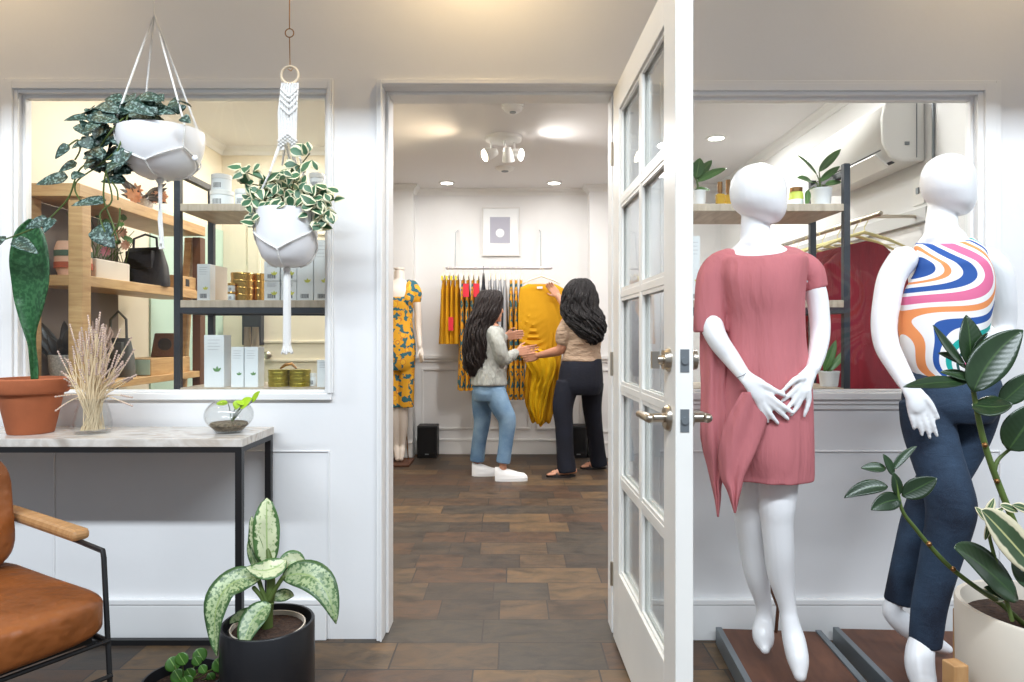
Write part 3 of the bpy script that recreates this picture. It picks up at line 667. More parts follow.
for kind, pxs in (('mustard', (444, 448.5, 453, 457.5)), ('floral', (463, 468, 473, 478)), ('dark', (483.5,)), ('grey', (490, 495, 500, 505)), ('floral2', (511, 516, 521))):
    for px in pxs: rackitem(px, kind, i); i += 1

# held mustard dress, its hanger, in the hands of the two women
HY_ = 5.93
q = P(542, 268, HY_)
t = thing('clothes_hanger', 'cream hanger with the mustard dress held out by the two women', 'hanger', (q.x, HY_, P(0, 268, HY_).z))
hanger_mesh(.34, 'X').build('hanger_frame', 'hanger', t, local=True); t.rotation_euler[1] = 0
t.matrix_basis = Matrix.Translation((q.x, HY_+.1, P(0, 270, HY_+.1).z))
rows = [(284, 528, 555), (287, 522, 561), (292, 519.5, 566), (310, 518, 567), (325, 518, 566), (340, 519, 564), (350, 521, 562), (362, 526, 561), (376, 525, 560), (392, 524, 558), (408, 526, 556), (416, 529, 553), (424, 535, 547)]
t = thing('mustard_dress', 'long draped mustard dress held up between the two women', 'dress', P(540, 420, HY_))
rg = []
for py, xl, xr in [tuple(x) for x in cr(rows, 5)]:
    ring = []; n = 64
    for k in range(n):
        a = 2*pi*k/n; u = -cos(a); front = sin(a) < 0
        px = (xl+xr)/2+(xr-xl)/2*u; d = .035+.02*(py-283)/137
        off = d*sin(a)
        if front:
            dx, dy = (px-533)/1.0, (py-296)
            rr = math.hypot(dx*1.5, dy); swag = math.exp(-((px-533)/13)**2)*math.exp(-((py-335)/26)**2)
            off -= .014*sin(rr*.95)*swag
            off -= .012*sin(px*1.25+py*.12)*min(1, max(0, (py-300)/80))*(1-swag)
        ring.append(P(px, py+(3*sin(px*.7) if py > 400 else 0), HY_+off))
    rg.append(ring)
MB().rings(rg).build('garment_cloth', 'mustard', t)
# bright front panel gathered at the left and hanging to a point
rg = []
for py, xl, xr in cr([(345, 519, 521), (352, 519, 548), (362, 525, 556), (375, 532, 554), (390, 530, 549), (405, 529, 546), (418, 534, 543), (424, 537, 540)], 4):
    rg.append([P(xl+(xr-xl)*j/14, py, HY_-.066-.012*sin(j*1.6+py*.06)-.03*sin(pi*j/14)) for j in range(15)])
MB().rings(rg, cap=False, closed=False).build('front_drape', 'mustard2', t, solid=.004)
MB().box(P(537, 288.5, HY_-.06), P(542.5, 286.5, HY_-.056)).build('neck_label', 'paper', t, smooth=False)

def speaker(px0, px1, pyt, pyb, Y, label):
    a = P(px0, pyb, Y); b = P(px1, pyt, Y); t = thing('floor_speaker', label, 'speaker', ((a.x+b.x)/2, Y+.09, 0), group='black floor speakers')
    w_ = b.x-a.x; h = b.z
    MB().box((-w_/2, -.09, .004), (w_/2, .09, h)).build('cabinet', mat('black_vinyl', (.015, .015, .017), .5), t, smooth=False, bevel=.006, local=True)
    MB().box((-w_/2+.012, -.1, .03), (w_/2-.012, -.09, h-.012)).build('speaker_grille', mat('speaker_cloth', (.008, .008, .009), .9, bs=.3, bsc=400), t, smooth=False, bevel=.004, local=True)
    MB().box((-.018, -.103, .036), (.018, -.1, .046)).build('badge', 'greysteel', t, smooth=False, local=True)
speaker(417, 437, 426, 457, 6.2, 'small black box speaker on the floor beside the floral mannequin')
speaker(570, 587, 426, 457, 6.2, 'small black box speaker on the floor behind the legs of the woman in black jeans')

# wall clothes rail with red dresses along the right wall
t = thing('clothes_rail', 'chrome clothes rail with brackets along the right-hand shop wall', 'clothes rail', (1.74, 3.2, 1.72))
MB().tube([(1.74, 3.12, 1.735), (1.74, 4.75, 1.735)], .013, 12, True).build('rail', 'steel', t)
for y in (3.2, 4.6): MB().tube([(1.74, y, 1.735), (1.978, y, 1.735)], .009, 8).build('bracket', 'steel', t)
MB().box((1.955, 3.12, 1.70), (1.98, 4.75, 1.77)).build('wall_batten', mat('grey_batten', s2l(190, 190, 188), .5), t, smooth=False, bevel=.003)
h0 = thing('clothes_hanger', 'pale yellow hanger holding the nearest red dress', 'hanger', (1.74, 3.26, 1.722))
hanger_mesh(.40, 'X').build('hanger_frame', 'hangeryel', h0, local=True)
g0 = thing('red_dress', 'dark red dress facing the window, nearest on the right wall rail', 'dress', (1.74, 3.26, 1.622), group=None)
garment_mesh(1.0, .05, .10, .43, .47, 'X', 3).build('garment_cloth', 'red', g0, local=True)
for k in range(6):
    y = 3.36+k*.17
    od = ['second', 'third', 'fourth', 'fifth', 'sixth', 'seventh'][k]
    dup(h0, (1.74, y, 1.722), 0, 'pale yellow hanger, %s from the window on the right wall rail' % od, 'hangers along the right rail')
    dup(g0, (1.74-.01*(k % 2), y, 1.622), 0, 'dark red dress, %s from the window on the right wall rail' % od, 'red dresses along the right rail')

# air conditioner
t = thing('air_conditioner', 'white split air conditioner high on the right wall behind the window', 'air conditioner', (1.98, 3.55, 2.17))
y0, y1 = 3.16, 3.98; x = 1.98
prof = [(x, 2.300), (x-.15, 2.300), (x-.195, 2.270), (x-.21, 2.200), (x-.205, 2.080), (x-.17, 2.015), (x-.12, 1.995), (x, 1.995)]
mb = MB(); mb.rings([[Vector((a, y, b)) for a, b in prof] for y in (y0, y0+.01, y1)]); mb.build('housing', 'plasticwhite', t, bevel=.01)
MB().prism([(x-.195, y0+.04, 2.058), (x-.13, y0+.04, 1.992), (x-.123, y0+.04, 1.997), (x-.188, y0+.04, 2.063)], (0, y1-y0-.08, 0)).build('air_outlet', 'ink', t, smooth=False)
MB().prism([(x-.215, y0+.05, 2.035), (x-.15, y0+.05, 1.975), (x-.145, y0+.05, 1.982), (x-.21, y0+.05, 2.042)], (0, y1-y0-.1, 0)).build('louver', 'plasticwhite', t, smooth=False)
MB().box((x-.045, y0-.004, 2.010), (x-.042, y0, 2.290)).build('side_seam', 'greysteel', t, smooth=False)
MB().box((x-.10, y0-.006, 2.070), (x-.08, y0, 2.085)).build('side_badge', 'greysteel', t, smooth=False)
t = thing('cable_conduit', 'thin grey vertical conduit on the right shop wall under the air conditioner', 'conduit', (1.975, 3.0, .1))
MB().tube([(1.972, 3.09, .14), (1.972, 3.09, 2.48)], .006, 8).build('pipe', 'greysteel', t)
for z in (.5, 1.1, 1.7, 2.3): MB().box((1.962, 3.075, z), (1.98, 3.105, z+.015)).build('clip', 'greysteel', t, smooth=False)
t = thing('light_switch', 'white switch plate on the right shop wall beside the conduit', 'switch', (1.98, 3.2, 1.78))
MB().box((1.972, 3.16, 1.79), (1.98, 3.25, 1.93)).build('plate', 'plasticwhite', t, smooth=False, bevel=.003)
MB().box((1.966, 3.195, 1.845), (1.972, 3.215, 1.875)).build('toggle', 'greysteel', t, smooth=False)

# ================================================================ SHELVING BEHIND THE WINDOWS
def shelving(sx, label):
    Yf, Yr = 2.70, 3.0; X = 1.365*sx; Xi = .61*sx; z1, z2, z3 = 1.665, 1.272, .915
    t = thing('shelving_unit', label, 'shelf', (sx*.95, 2.85, 0)); pw = .026
    for x in (X, Xi):
        for y in (Yf, Yr): MB().box((x-pw/2, y-pw/2, 0), (x+pw/2, y+pw/2, 1.86 if sx > 0 else 1.84)).build('post', 'charcoal', t, smooth=False, bevel=.002)
    lo, hi = min(X, Xi), max(X, Xi)
    for z in (z1, z2, z3): MB().box((lo+pw/2, Yf-.012, z-.0), (hi-pw/2, Yr+.012, z+.03)).build('shelf_board', 'shelfwood', t, smooth=False, bevel=.002)
    for z in (z2, z3, 1.834):
        if z < 1.8:
            for y in (Yf, Yr): MB().box((lo+pw/2, y-.012, z-.024), (hi-pw/2, y+.01, z)).build('crossbar', 'charcoal', t, smooth=False)
        for x in (lo, hi): MB().box((x-pw/2, Yf+pw/2, z-.024), (x+pw/2, Yr-pw/2, z)).build('side_bar', 'charcoal', t, smooth=False)
    return t
shelving(1, 'black metal shelving with pale boards behind the right-hand window')
shelving(-1, 'black metal shelving with pale boards behind the left-hand window')
ZT, ZM, ZB = 1.695, 1.302, .945

def pot_small(px, Y, z, wpx, hpx, label, leaves, mt='whitepot', saucer=True):
    c = P(px, 0, Y); c.z = z; r = wpx*Y/F/2; h = hpx*Y/F
    t = thing('potted_plant', label, 'potted plant', c)
    MB().lathe([(0, 0), (r*.8, 0), (r*.82, .004), (r*.97, h*.9), (r, h*.92), (r, h), (r*.92, h), (r*.9, h*.85), (0, h*.83)], (0, 0, 0), 28).build('pot', mt, t, local=True)
    MB().lathe([(0, h*.8), (r*.88, h*.8), (r*.88, h*.86), (0, h*.87)], (0, 0, 0), 20).build('soil', 'soil', t, local=True)
    st = MB(); lf = MB()
    for (bx, by, tx, ty, wd, dY) in leaves:
        b = P(bx, by, Y+dY*.3); tt = P(tx, ty, Y+dY)
        st.tube([Vector((c.x, c.y, z+h*.8)), (Vector((c.x, c.y, z+h))+b)/2+Vector((0, 0, .01)), b], [.004, .003, .002], 6)
        lf.leaf(b, tt, wd*Y/F, (0.1, -.7, .7))
    st.build('stem', 'stem', t); lf.build('foliage', 'midgreen', t, solid=.0006)
    return t
pot_small(821, 2.78, ZT, 21, 19, 'small white pot with a four-leaved green plant at the right end of the top shelf',
    [(817, 175, 797, 155, 7, -.02), (819, 172, 841, 149, 9, .03), (812, 182, 797, 178, 12, -.03), (820, 182, 840, 166, 8, .05), (825, 185, 842, 182, 9, -.02), (808, 190, 806, 207, 6, -.08)])
pot_small(699, 2.78, ZT, 14, 17, 'small white pot with broad drooping leaves at the left end of the top shelf',
    [(697, 182, 727, 168, 11, .0), (696, 180, 712, 160, 10, .04), (695, 190, 710, 190, 8, 0), (694, 176, 684, 155, 12, .05), (696, 178, 700, 158, 13, .0)])
pot_small(829, 2.78, ZB, 20, 15, 'small white pot with one tall leaf on the lower shelf by the window sill',
    [(824, 372, 836, 340, 9, .0), (826, 368, 818, 352, 8, .02), (829, 372, 850, 346, 7, .02)])

def bottle(px, Y, z, wpx, hb, ht, label, grp):
    c = P(px, 0, Y); c.z = z; k = Y/F; w_ = wpx*k/2
    t = thing('spray_bottle', label, 'bottle', c, group=grp)
    MB().box((-w_, -w_*.8, 0), (w_, w_*.8, hb*k)).build('bottle_body', 'amber', t, smooth=False, bevel=.004, local=True)
    MB().lathe([(w_*.45, hb*k), (w_*.45, (hb+2)*k), (w_*.6, (hb+2)*k), (w_*.6, ht*k), (0, ht*k)], (0, 0, 0), 16).build('cap', 'brass', t, local=True)
bottle(720, 2.76, ZT, 8, 13, 25, 'amber spray bottle standing just left of another behind the mannequin head', None)
bottle(728, 2.80, ZT, 7, 14, 29, 'amber spray bottle standing closer to the pink mannequin head', None)
c = P(796, 0, 2.76); c.z = ZT
t = thing('candle_jar', 'lime yellow lidded jar beside the right-hand shelf plant', 'jar', c)
k = 2.76/F
MB().lathe([(0, 0), (6.5*k, 0), (7*k, .5*k), (7*k, 13*k), (5.5*k, 15*k), (0, 15*k)], (0, 0, 0), 24).build('jar_body', 'limejar', t, local=True)
MB().lathe([(7.05*k, 2*k), (7.15*k, 2*k), (7.15*k, 7*k), (7.05*k, 7*k)], (0, 0, 0), 24).build('jar_label', 'paper', t, local=True)
MB().lathe([(0, 15*k), (6.2*k, 15*k), (6.2*k, 19*k), (0, 19*k)], (0, 0, 0), 24).build('lid', 'brass', t, local=True)

def product_box(px0, px1, pyt, Y, z, depth, label, mark='bar', grp=None, side='paper', name='product_box'):
    a = P(px0, pyt, Y); b = P(px1, pyt, Y); h = a.z-z; w_ = b.x-a.x
    t = thing(name, label, 'box', ((a.x+b.x)/2, Y+depth/2, z), group=grp)
    MB().box((-w_/2, -depth/2, 0), (w_/2, depth/2, h)).build('carton', side, t, smooth=False, bevel=.0015, local=True)
    y = -depth/2-.0006; mb = MB()
    if mark in ('bar', 'barleaf'):
        bw = min(.035, w_*.55); n = 9
        for i in range(n): mb.box((-bw/2+i*bw/n, y, .01), (-bw/2+(i+.35+.3*(i % 2))*bw/n, y+.0006, .028))
        mb.build('barcode', 'ink', t, smooth=False, local=True)
    if mark in ('leaf', 'barleaf'):
        m2 = MB(); s_ = w_*.30; cx, cz_ = w_*.16, .30*h
        for ang in (-.9, 0, .8):
            dr = Vector((sin(ang), 0, cos(ang))); m2.leaf(Vector((cx, y, cz_)), Vector((cx, y, cz_))+dr*s_*.9, s_*.42, (0, -1, 0), fold=0)
        m2.build('printed_sprig', 'leafgreen' if mark == 'leaf' else 'inkyel', t, local=True)
    mb = MB()
    for i in range(4): mb.box((-w_*.32, y, h*(.90-.06*i)), (w_*(.30-.08*(i % 2)), y+.0005, h*(.90-.06*i)+.0016))
    mb.build('printed_lines', mat('grey_ink', (.5, .5, .52), .6) if 'grey_ink' not in bpy.data.materials else bpy.data.materials['grey_ink'], t, smooth=False, local=True)
    return t
product_box(197, 210, 264, 2.72, ZM, .05, 'white carton standing first in the row at the left end of the middle shelf', 'barleaf')
for k in range(3):
    yk = 2.78+k*.052
    product_box(197+2.4*(k+1)+1.5*k, 210+3.2*(k+1)+1.5*k, 264.7+1.0*k, yk, ZM, .05, 'beige-sided white carton, %s in the row behind the leftmost front carton' % ['second', 'third', 'rearmost'][k], 'leaf', 'cartons queued behind the front one', 'basket')
for k in range(4):
    px0 = 264+(k % 2)*17; top = k//2
    zz = ZM+(.082 if top else 0)
    product_box(px0, px0+15.5, HY-(zz+.080-CZ)*F/2.73, 2.73, zz, .05, ['lower white carton just right of the gold tins', 'lower white carton behind the hanging tassel', 'upper white carton just right of the gold tins', 'upper white carton behind the hanging tassel'][k], 'barleaf')
product_box(297, 313, 240, 2.73, ZM, .05, 'tall white carton left of its neighbour at the right end of the middle shelf', 'barleaf')
product_box(314, 330, 240, 2.73, ZM, .05, 'tall white carton at the far right end of the middle shelf', 'barleaf')
product_box(204, 224, 335, 2.72, ZB, .07, 'tallest white carton with a green sprig on the bottom shelf', 'leaf')
product_box(231, 243.5, 347, 2.72, ZB, .06, 'white carton with a green sprig, left of the pair on the bottom shelf', 'leaf')
product_box(244.5, 258, 347, 2.72, ZB, .07, 'white carton with a green sprig, right of the pair on the bottom shelf', 'leaf')
product_box(317, 331, 360, 2.72, ZB, .05, 'pale white carton at the right corner of the bottom shelf', 'none')
product_box(690, 700, 236, 2.74, ZM, .05, 'white carton on the middle shelf just beyond the door edge', 'barleaf')

def tin(px, Y, z, wpx, hpx, m_, label, grp):
    c = P(px, 0, Y); c.z = z; k = Y/F; r = wpx*k/2; h = hpx*k
    t = thing('tin', label, 'tin', c, group=grp)
    MB().lathe([(0, 0), (r*.96, 0), (r*.97, h*.5), (0, h*.5)], (0, 0, 0), 32).build('tin_body', m_, t, local=True)
    MB().lathe([(0, h*.45), (r, h*.45), (r*1.0, h*.52), (r*.985, h*.6), (r, h*.65), (r, h*.95), (r*.97, h), (0, h)], (0, 0, 0), 32).build('lid', m_, t, local=True)
    return h
for j, (px, Y) in enumerate(((242, 2.76), (259, 2.84))):
    z = ZM
    for k in range(4):
        who = ['front stack of gold tins on the middle shelf', 'rear stack of gold tins beside the white cartons'][j]
        z += tin(px, Y, z, 21 if j == 0 else 17, 7.0, 'gold', ['bottom', 'second from bottom', 'third from bottom', 'topmost'][k]+' shiny tin in the '+who, who)
for j, px in enumerate((279, 300)):
    z = ZB
    for k in range(3):
        who = ['left stack of olive gold tins on the bottom shelf', 'right stack of olive gold tins on the bottom shelf'][j]
        z += tin(px, 2.77, z, 21, 5.6, 'olivegold', ['bottom', 'middle', 'top'][k]+' flat tin in the '+who, who)
zt_ = z
t = thing('driftwood', 'small curved brown twig lying on top of the olive gold tins', 'twig', P(289, 376, 2.77)); t.location.z = zt_
t.matrix_basis = Matrix.Translation(t.location)
MB().tube([(-.035, 0, .005), (-.015, 0, .02), (.01, 0, .024), (.03, 0, .006)], [.004, .007, .007, .004], 8, True).build('branch', 'brass', t, local=True)

def jar(px, Y, z, wpx, hpx, label, grp=None, lm='plasticwhite'):
    c = P(px, 0, Y); c.z = z; k = Y/F; r = wpx*k/2; h = hpx*k
    t = thing('cosmetic_jar', label, 'jar', c, group=grp)
    MB().lathe([(0, 0), (r*.94, 0), (r, r*.1), (r, h*.68), (r*.93, h*.72), (0, h*.72)], (0, 0, 0), 28).build('jar_body', 'paper', t, local=True)
    MB().lathe([(0, h*.72), (r*1.03, h*.72), (r*1.03, h*.97), (r*.98, h), (0, h)], (0, 0, 0), 28).build('lid', lm, t, local=True)
    n = 24; a0 = -pi/2-.45
    mb = MB()
    for i in range(7):
        a = a0+i*.12; mb.add([(cos(a)*r*1.004, sin(a)*r*1.004, h*.14), (cos(a+.06)*r*1.004, sin(a+.06)*r*1.004, h*.14), (cos(a+.06)*r*1.004, sin(a+.06)*r*1.004, h*.45), (cos(a)*r*1.004, sin(a)*r*1.004, h*.45)], [(0, 1, 2, 3)])
    mb.build('printed_label', 'ink', t, smooth=False, local=True)
    return h
jh = jar(222, 2.78, ZT, 22, 16.5, 'lower white lidded jar of the stack at the left of the top shelf')
jar(221.5, 2.78, ZT+jh, 19, 16, 'upper white lidded jar of the stack at the left of the top shelf')
jar(243, 2.76, ZT, 15, 17, 'single white lidded jar right of the stacked pair on the top shelf')
jh = jar(317, 2.78, ZT, 16, 17, 'lower white jar of the stack behind the cream-edged hanging plant')
jar(317, 2.78, ZT+jh, 15, 17, 'upper white jar of the stack behind the cream-edged hanging plant')
jh = jar(231.5, 2.70, ZM, 7, 8.5, 'lower tiny gold-lidded jar left of the gold tins', lm='gold')
jar(231.5, 2.70, ZM+jh, 7, 8.5, 'upper tiny gold-lidded jar left of the gold tins', lm='gold')
jar(313, 2.78, ZB, 7, 13, 'small white jar right of the olive gold tins')
for px, lab in ((247.5, 'small beige paper cup behind the bottom shelf cartons, left of two'), (255.5, 'small beige paper cup behind the bottom shelf cartons, right of two')):
    c = P(px, 0, 2.90); c.z = ZB; k = 2.9/F
    o = MB().lathe([(0, 0), (4.4*k, 0), (3.2*k, 57*k), (0, 57*k)], (0, 0, 0), 20).build('paper_cup', mat('beige_card', s2l(206, 192, 170), .7) if 'beige_card' not in bpy.data.materials else bpy.data.materials['beige_card'])
    o.location = c; tag(o, lab, 'cup')
t = thing('wall_box', 'dark grey box mounted on the cream door behind the left shelving', 'box', (-1.95, 4.93, 1.05))
a = P(245, 345, 4.96); b = P(264, 312, 4.96)
MB().box((a.x, 4.90, a.z), (b.x, 4.965, b.z)).build('box_body', 'charcoal', t, smooth=False, bevel=.005)
MB().box((a.x+.01, 4.896, a.z+.01), (b.x-.01, 4.90, b.z-.01)).build('front_cover', 'charcoal', t, smooth=False)

# ---- oak shelving along the left wall
t = thing('oak_shelf', 'oak open shelving with slanted end frame along the left shop wall', 'shelf', (-2.0, 3.4, 0))
X0, X1 = -2.04, -1.785
ys, ye = 2.74, 3.84
for y in (ys,): MB().box((X1-.058, y, 0), (X1, y+.06, 1.733)).build('post', 'oak', t, smooth=False, bevel=.003)
MB().box((X0, ys, 0), (X0+.045, ys+.06, 1.733)).build('post', 'oak', t, smooth=False, bevel=.003)
MB().prism([(X1-.045, ye-.06, 0), (X1, ye-.06, 0), (X1, ye-.0, 0), (X1-.045, ye, 0)], (0, 0, 1.72)).build('post', 'baglthr', t, smooth=False)
MB().prism([(X0+.16, ye-.05, 1.72), (X0+.20, ye-.05, 1.72), (X0+.20, ye, 1.72), (X0+.16, ye, 1.72)], (-.1, 0, -1.72)).build('post', 'oak', t, smooth=False)
for z, th_ in ((1.733, .054), (1.366, .045), (.92, .035)): MB().box((X0+.001, ys-.02 if z > 1.6 else ys+.006, z), (X1+(.002 if z > 1.6 else -.004), ye, z+th_)).build('shelf_board', 'oak', t, smooth=False, bevel=.003)
MB().box((X0, ys+.06, .06), (X0+.012, 3.40, 1.73)).build('back_panel', mat('taupe_board', s2l(136, 122, 112), .6), t, smooth=False)
ZS1, ZS2, ZS3 = 1.787, 1.411, .955
# things on the oak shelves
def lbox(name, x0, x1, y0, y1, z0, h, m_, label, cat):
    t = thing(name, label, cat, ((x0+x1)/2, (y0+y1)/2, z0))
    return t
t = thing('flower_planter', 'pale planter box with pink and peach flowers on the middle oak shelf', 'planter', (-1.90, 3.05, ZS2))
MB().box((-.06, -.13, 0), (.06, .13, .09)).build('planter_box', 'basket', t, smooth=False, bevel=.006, local=True)
MB().box((-.052, -.122, .088), (.052, .122, .094)).build('soil', 'soil', t, smooth=False, local=True)
mb = MB(); mf = MB(); ms = MB()
rnd = random.Random(5)
for i in range(26):
    a = Vector((rnd.uniform(-.04, .05), rnd.uniform(-.12, .12), .09)); b = a+Vector((rnd.uniform(-.06, .09), rnd.uniform(-.09, .09), rnd.uniform(.05, .2)))
    ms.tube([a, (a+b)/2+Vector((0, 0, .02)), b], .0018, 5)
    if i % 2: mf.leaf(b, b+Vector((rnd.uniform(-.05, .07), rnd.uniform(-.06, .03), rnd.uniform(-.03, .05))), .03, (.3, -.8, .5))
fl = []
for i in range(9):
    c = Vector((rnd.uniform(-.02, .1), rnd.uniform(-.14, .08), rnd.uniform(.11, .24))); q = MB()
    for k in range(9):
        a = 2*pi*k/9; q.leaf(c, c+Vector((cos(a)*.026, -.012, sin(a)*.026)), .014, (0, -1, 0))
    q.build('blossom', 'petal' if i % 2 else 'petal2', t, local=True)
ms.build('stem', 'stem', t, local=True); mf.build('foliage', 'midgreen', t, local=True, solid=.0006)
t = thing('striped_pot', 'round pot with green and rust stripes behind the oak post', 'pot', (-1.90, 2.86, ZS2)); 
MB().lathe([(0, 0), (.055, 0), (.07, .05), (.07, .12), (.06, .15), (0, .15)], (0, 0, 0), 28).build('pot_body', 'petal2', t, local=True)
for z0, z1, m_ in ((.035, .06, 'redtag'), (.085, .11, 'midgreen')): MB().lathe([(.0705, z0), (.072, z0), (.072, z1), (.0705, z1)], (0, 0, 0), 28).build('stripe_band', mat('rust_glaze', s2l(184, 92, 62), .5) if m_ == 'redtag' else mat('green_glaze', s2l(86, 108, 88), .5), t, local=True)
t = thing('dark_fern', 'dark leafy plant in a speckled grey pot on the lower oak shelf', 'potted plant', (-1.93, 2.87, ZS3))
MB().lathe([(0, 0), (.055, 0), (.07, .05), (.075, .12), (.065, .12), (.06, .10), (0, .10)], (0, 0, 0), 28).build('pot', 'speck', t, local=True)
mf = MB()
for i in range(34):
    a = rnd.uniform(0, 2*pi); l = rnd.uniform(.1, .2); b = Vector((cos(a)*.02, sin(a)*.02, .10)); e = Vector((cos(a)*l*.75, sin(a)*l*.5, .1+l*rnd.uniform(.3, 1.1)))
    mf.leaf(b, e, .045, (.3, -.7, .3), fold=.2)
mf.build('foliage', 'darkfern', t, local=True, solid=.0006)
def handbag(name, c, w_, d, h, m_, label, strap, rz=0, taper=.75):
    t = thing(name, label, 'bag', c, rz)
    pr = [(w_/2, d/2, 0), (w_/2*1.02, d/2, h*.1), (w_/2*.95, d/2*.9, h*.5), (w_/2*taper, d/2*.35, h)]
    mb = MB(); rg = []
    for a, b, z in pr: rg.append([Vector((a*cos(k)*min(1.35, (abs(cos(k))**4+abs(sin(k))**4)**-.25), b*sin(k)*(abs(cos(k))**4+abs(sin(k))**4)**-.25, z)) for k in [2*pi*i/24 for i in range(24)]])
    mb.rings(rg); mb.build('bag_body', m_, t, local=True)
    s1 = MB(); s1.tube([Vector((-w_*.28, 0, h*.9)), Vector((-w_*.26, 0, h+strap*.7)), Vector((0, 0, h+strap)), Vector((w_*.26, 0, h+strap*.7)), Vector((w_*.28, 0, h*.9))], .006, 8); s1.build('strap', m_, t, local=True)
    MB().box((-w_*.3, -d/2-.004, h*.45), (w_*.3, -d/2*.55, h*.9)).build('flap', m_, t, smooth=False, bevel=.004, local=True)
handbag('black_bag', (-1.90, 3.42, ZS2), .26, .09, .20, 'bagblack', 'slouchy black leather bag on the middle oak shelf under the tassel', .07, R(-12))
handbag('grey_tote', (-1.92, 3.22, ZS3), .16, .07, .19, 'baggrey', 'grey felt tote with tall handle on the lower oak shelf', .13, R(-8))
t = thing('wooden_crate', 'pale wooden crate standing on the middle oak shelf beside the black bag', 'crate', (-1.91, 3.68, ZS2))
mb = MB().box((-.1, -.11, 0), (.1, .11, .01)); 
for a in ((-.1, -.11, .01, .1, -.1, .075), (-.1, .1, .01, .1, .11, .075), (-.1, -.1, .01, -.09, .1, .075), (.09, -.1, .01, .1, .1, .075)): mb.box(a[:3], a[3:])
mb.build('crate_side', 'oak', t, smooth=False, local=True, bevel=.002)
MB().box((.0985, -.02, .02), (.1015, .02, .06)).build('handle_hole', 'bagblack', t, smooth=False, local=True)
t = thing('mint_drawer_box', 'low mint green and pale wood box on the lower oak shelf', 'box', (-1.93, 3.42, ZS3))
t.matrix_basis = Matrix.Translation((-1.90, 3.56, ZS3))
MB().box((-.11, -.24, 0), (.085, .16, .085)).build('box_body', 'oak', t, smooth=False, bevel=.003, local=True)
MB().box((-.10, -.244, .004), (.08, -.24, .081)).build('mint_front', 'mint', t, smooth=False, local=True)
t = thing('bag_stack', 'folded brown leather pouch with an oval handle standing on the mint box', 'bag', (-1.89, 3.60, ZS3+.085), R(18))
rgp = [(-.07, 0), (.075, 0), (.045, .13), (-.05, .13)]
MB().prism([(a, -.02, b) for a, b in rgp], (0, .04, 0)).build('pouch_body', 'baglthr', t, smooth=False, bevel=.006, local=True)
MB().lathe([(.024, -.004), (.034, -.004), (.034, .002), (.024, .002)], (0, -.021, .07), 24, ('X', pi/2)).build('oval_handle', 'bagblack', t, local=True)
t = thing('lavender_bunch', 'bunch of dried mauve flowers behind the oak post', 'dried flowers', (-1.91, 3.02, ZS3))
mb = MB(); m2 = MB()
for i in range(36):
    a = Vector((rnd.uniform(-.01, .01), rnd.uniform(-.01, .01), .0)); b = Vector((rnd.uniform(-.09, .07), rnd.uniform(-.05, .05), rnd.uniform(.14, .27)))
    mb.tube([a, a*.5+b*.5+Vector((0, 0, .03)), b], .0015, 4); m2.tube([a*.25+b*.75, b, b+Vector((0, 0, .015))], [.003, .008, .003], 6)
mb.build('stalk', 'straw', t, local=True); m2.build('flower_head', 'lavender', t, local=True)
t = thing('peach_bouquet', 'peach flowers and dark leaves on the top oak shelf behind the hanging bowl', 'flowers', (-1.91, 3.42, ZS1))
MB().lathe([(0, 0), (.04, 0), (.045, .05), (.035, .09), (0, .09)], (0, 0, 0), 24).build('vase', 'speck', t, local=True)
mf = MB()
for i in range(30):
    a = rnd.uniform(0, 2*pi); b = Vector((cos(a)*.02, sin(a)*.02, .08)); e = b+Vector((cos(a)*.09, sin(a)*.1, rnd.uniform(-.02, .09))); mf.leaf(b, e, .03, (.2, -.8, .4))
mf.build('foliage', 'darkfern', t, local=True, solid=.0006)
for i in range(6):
    c = Vector((rnd.uniform(-.03, .12), rnd.uniform(-.08, .04), rnd.uniform(.07, .15))); q = MB()
    for k in range(14):
        a = 2*pi*k/14+.2*(k % 2); q.leaf(c, c+Vector((cos(a)*.036, -.02*(k % 2), sin(a)*.036)), .018, (0, -1, 0))
    q.build('blossom', 'petal2', t, local=True)
# ================================================================ FRONT: TABLE AND WHAT STANDS ON IT
TZ = .815
t = thing('console_table', 'narrow marble-topped console table with black metal frame under the left window', 'table', (-1.5, 2.34, 0))
TX0, TX1, TY0, TY1 = -2.25, -.897, 2.195, 2.49
MB().box((TX0, TY0, TZ-.028), (TX1, TY1, TZ)).build('tabletop', 'marble', t, smooth=False, bevel=.002)
mb = MB(); zz = TZ-.028
mb.box((TX0+.01, TY0+.004, zz-.019), (TX1-.004, TY0+.026, zz)).box((TX0+.01, TY1-.026, zz-.019), (TX1-.004, TY1-.004, zz)).box((TX1-.026, TY0+.026, zz-.019), (TX1-.004, TY1-.026, zz)).box((TX0+.01, TY0+.026, zz-.019), (TX0+.032, TY1-.026, zz))
mb.build('top_frame', 'black', t, smooth=False)
for x in (TX0+.01, TX1-.026):
    for y in (TY0+.004, TY1-.026): MB().box((x, y, 0), (x+.022, y+.022, zz-.019)).build('leg', 'black', t, smooth=False)
MB().box((TX0+.03, TY1-.026, .0), (TX1-.026, TY1-.004, .02)).build('stretcher', 'black', t, smooth=False)
MB().box((TX1-.026, TY0+.026, .0), (TX1-.004, TY1-.026, .02)).build('stretcher', 'black', t, smooth=False)

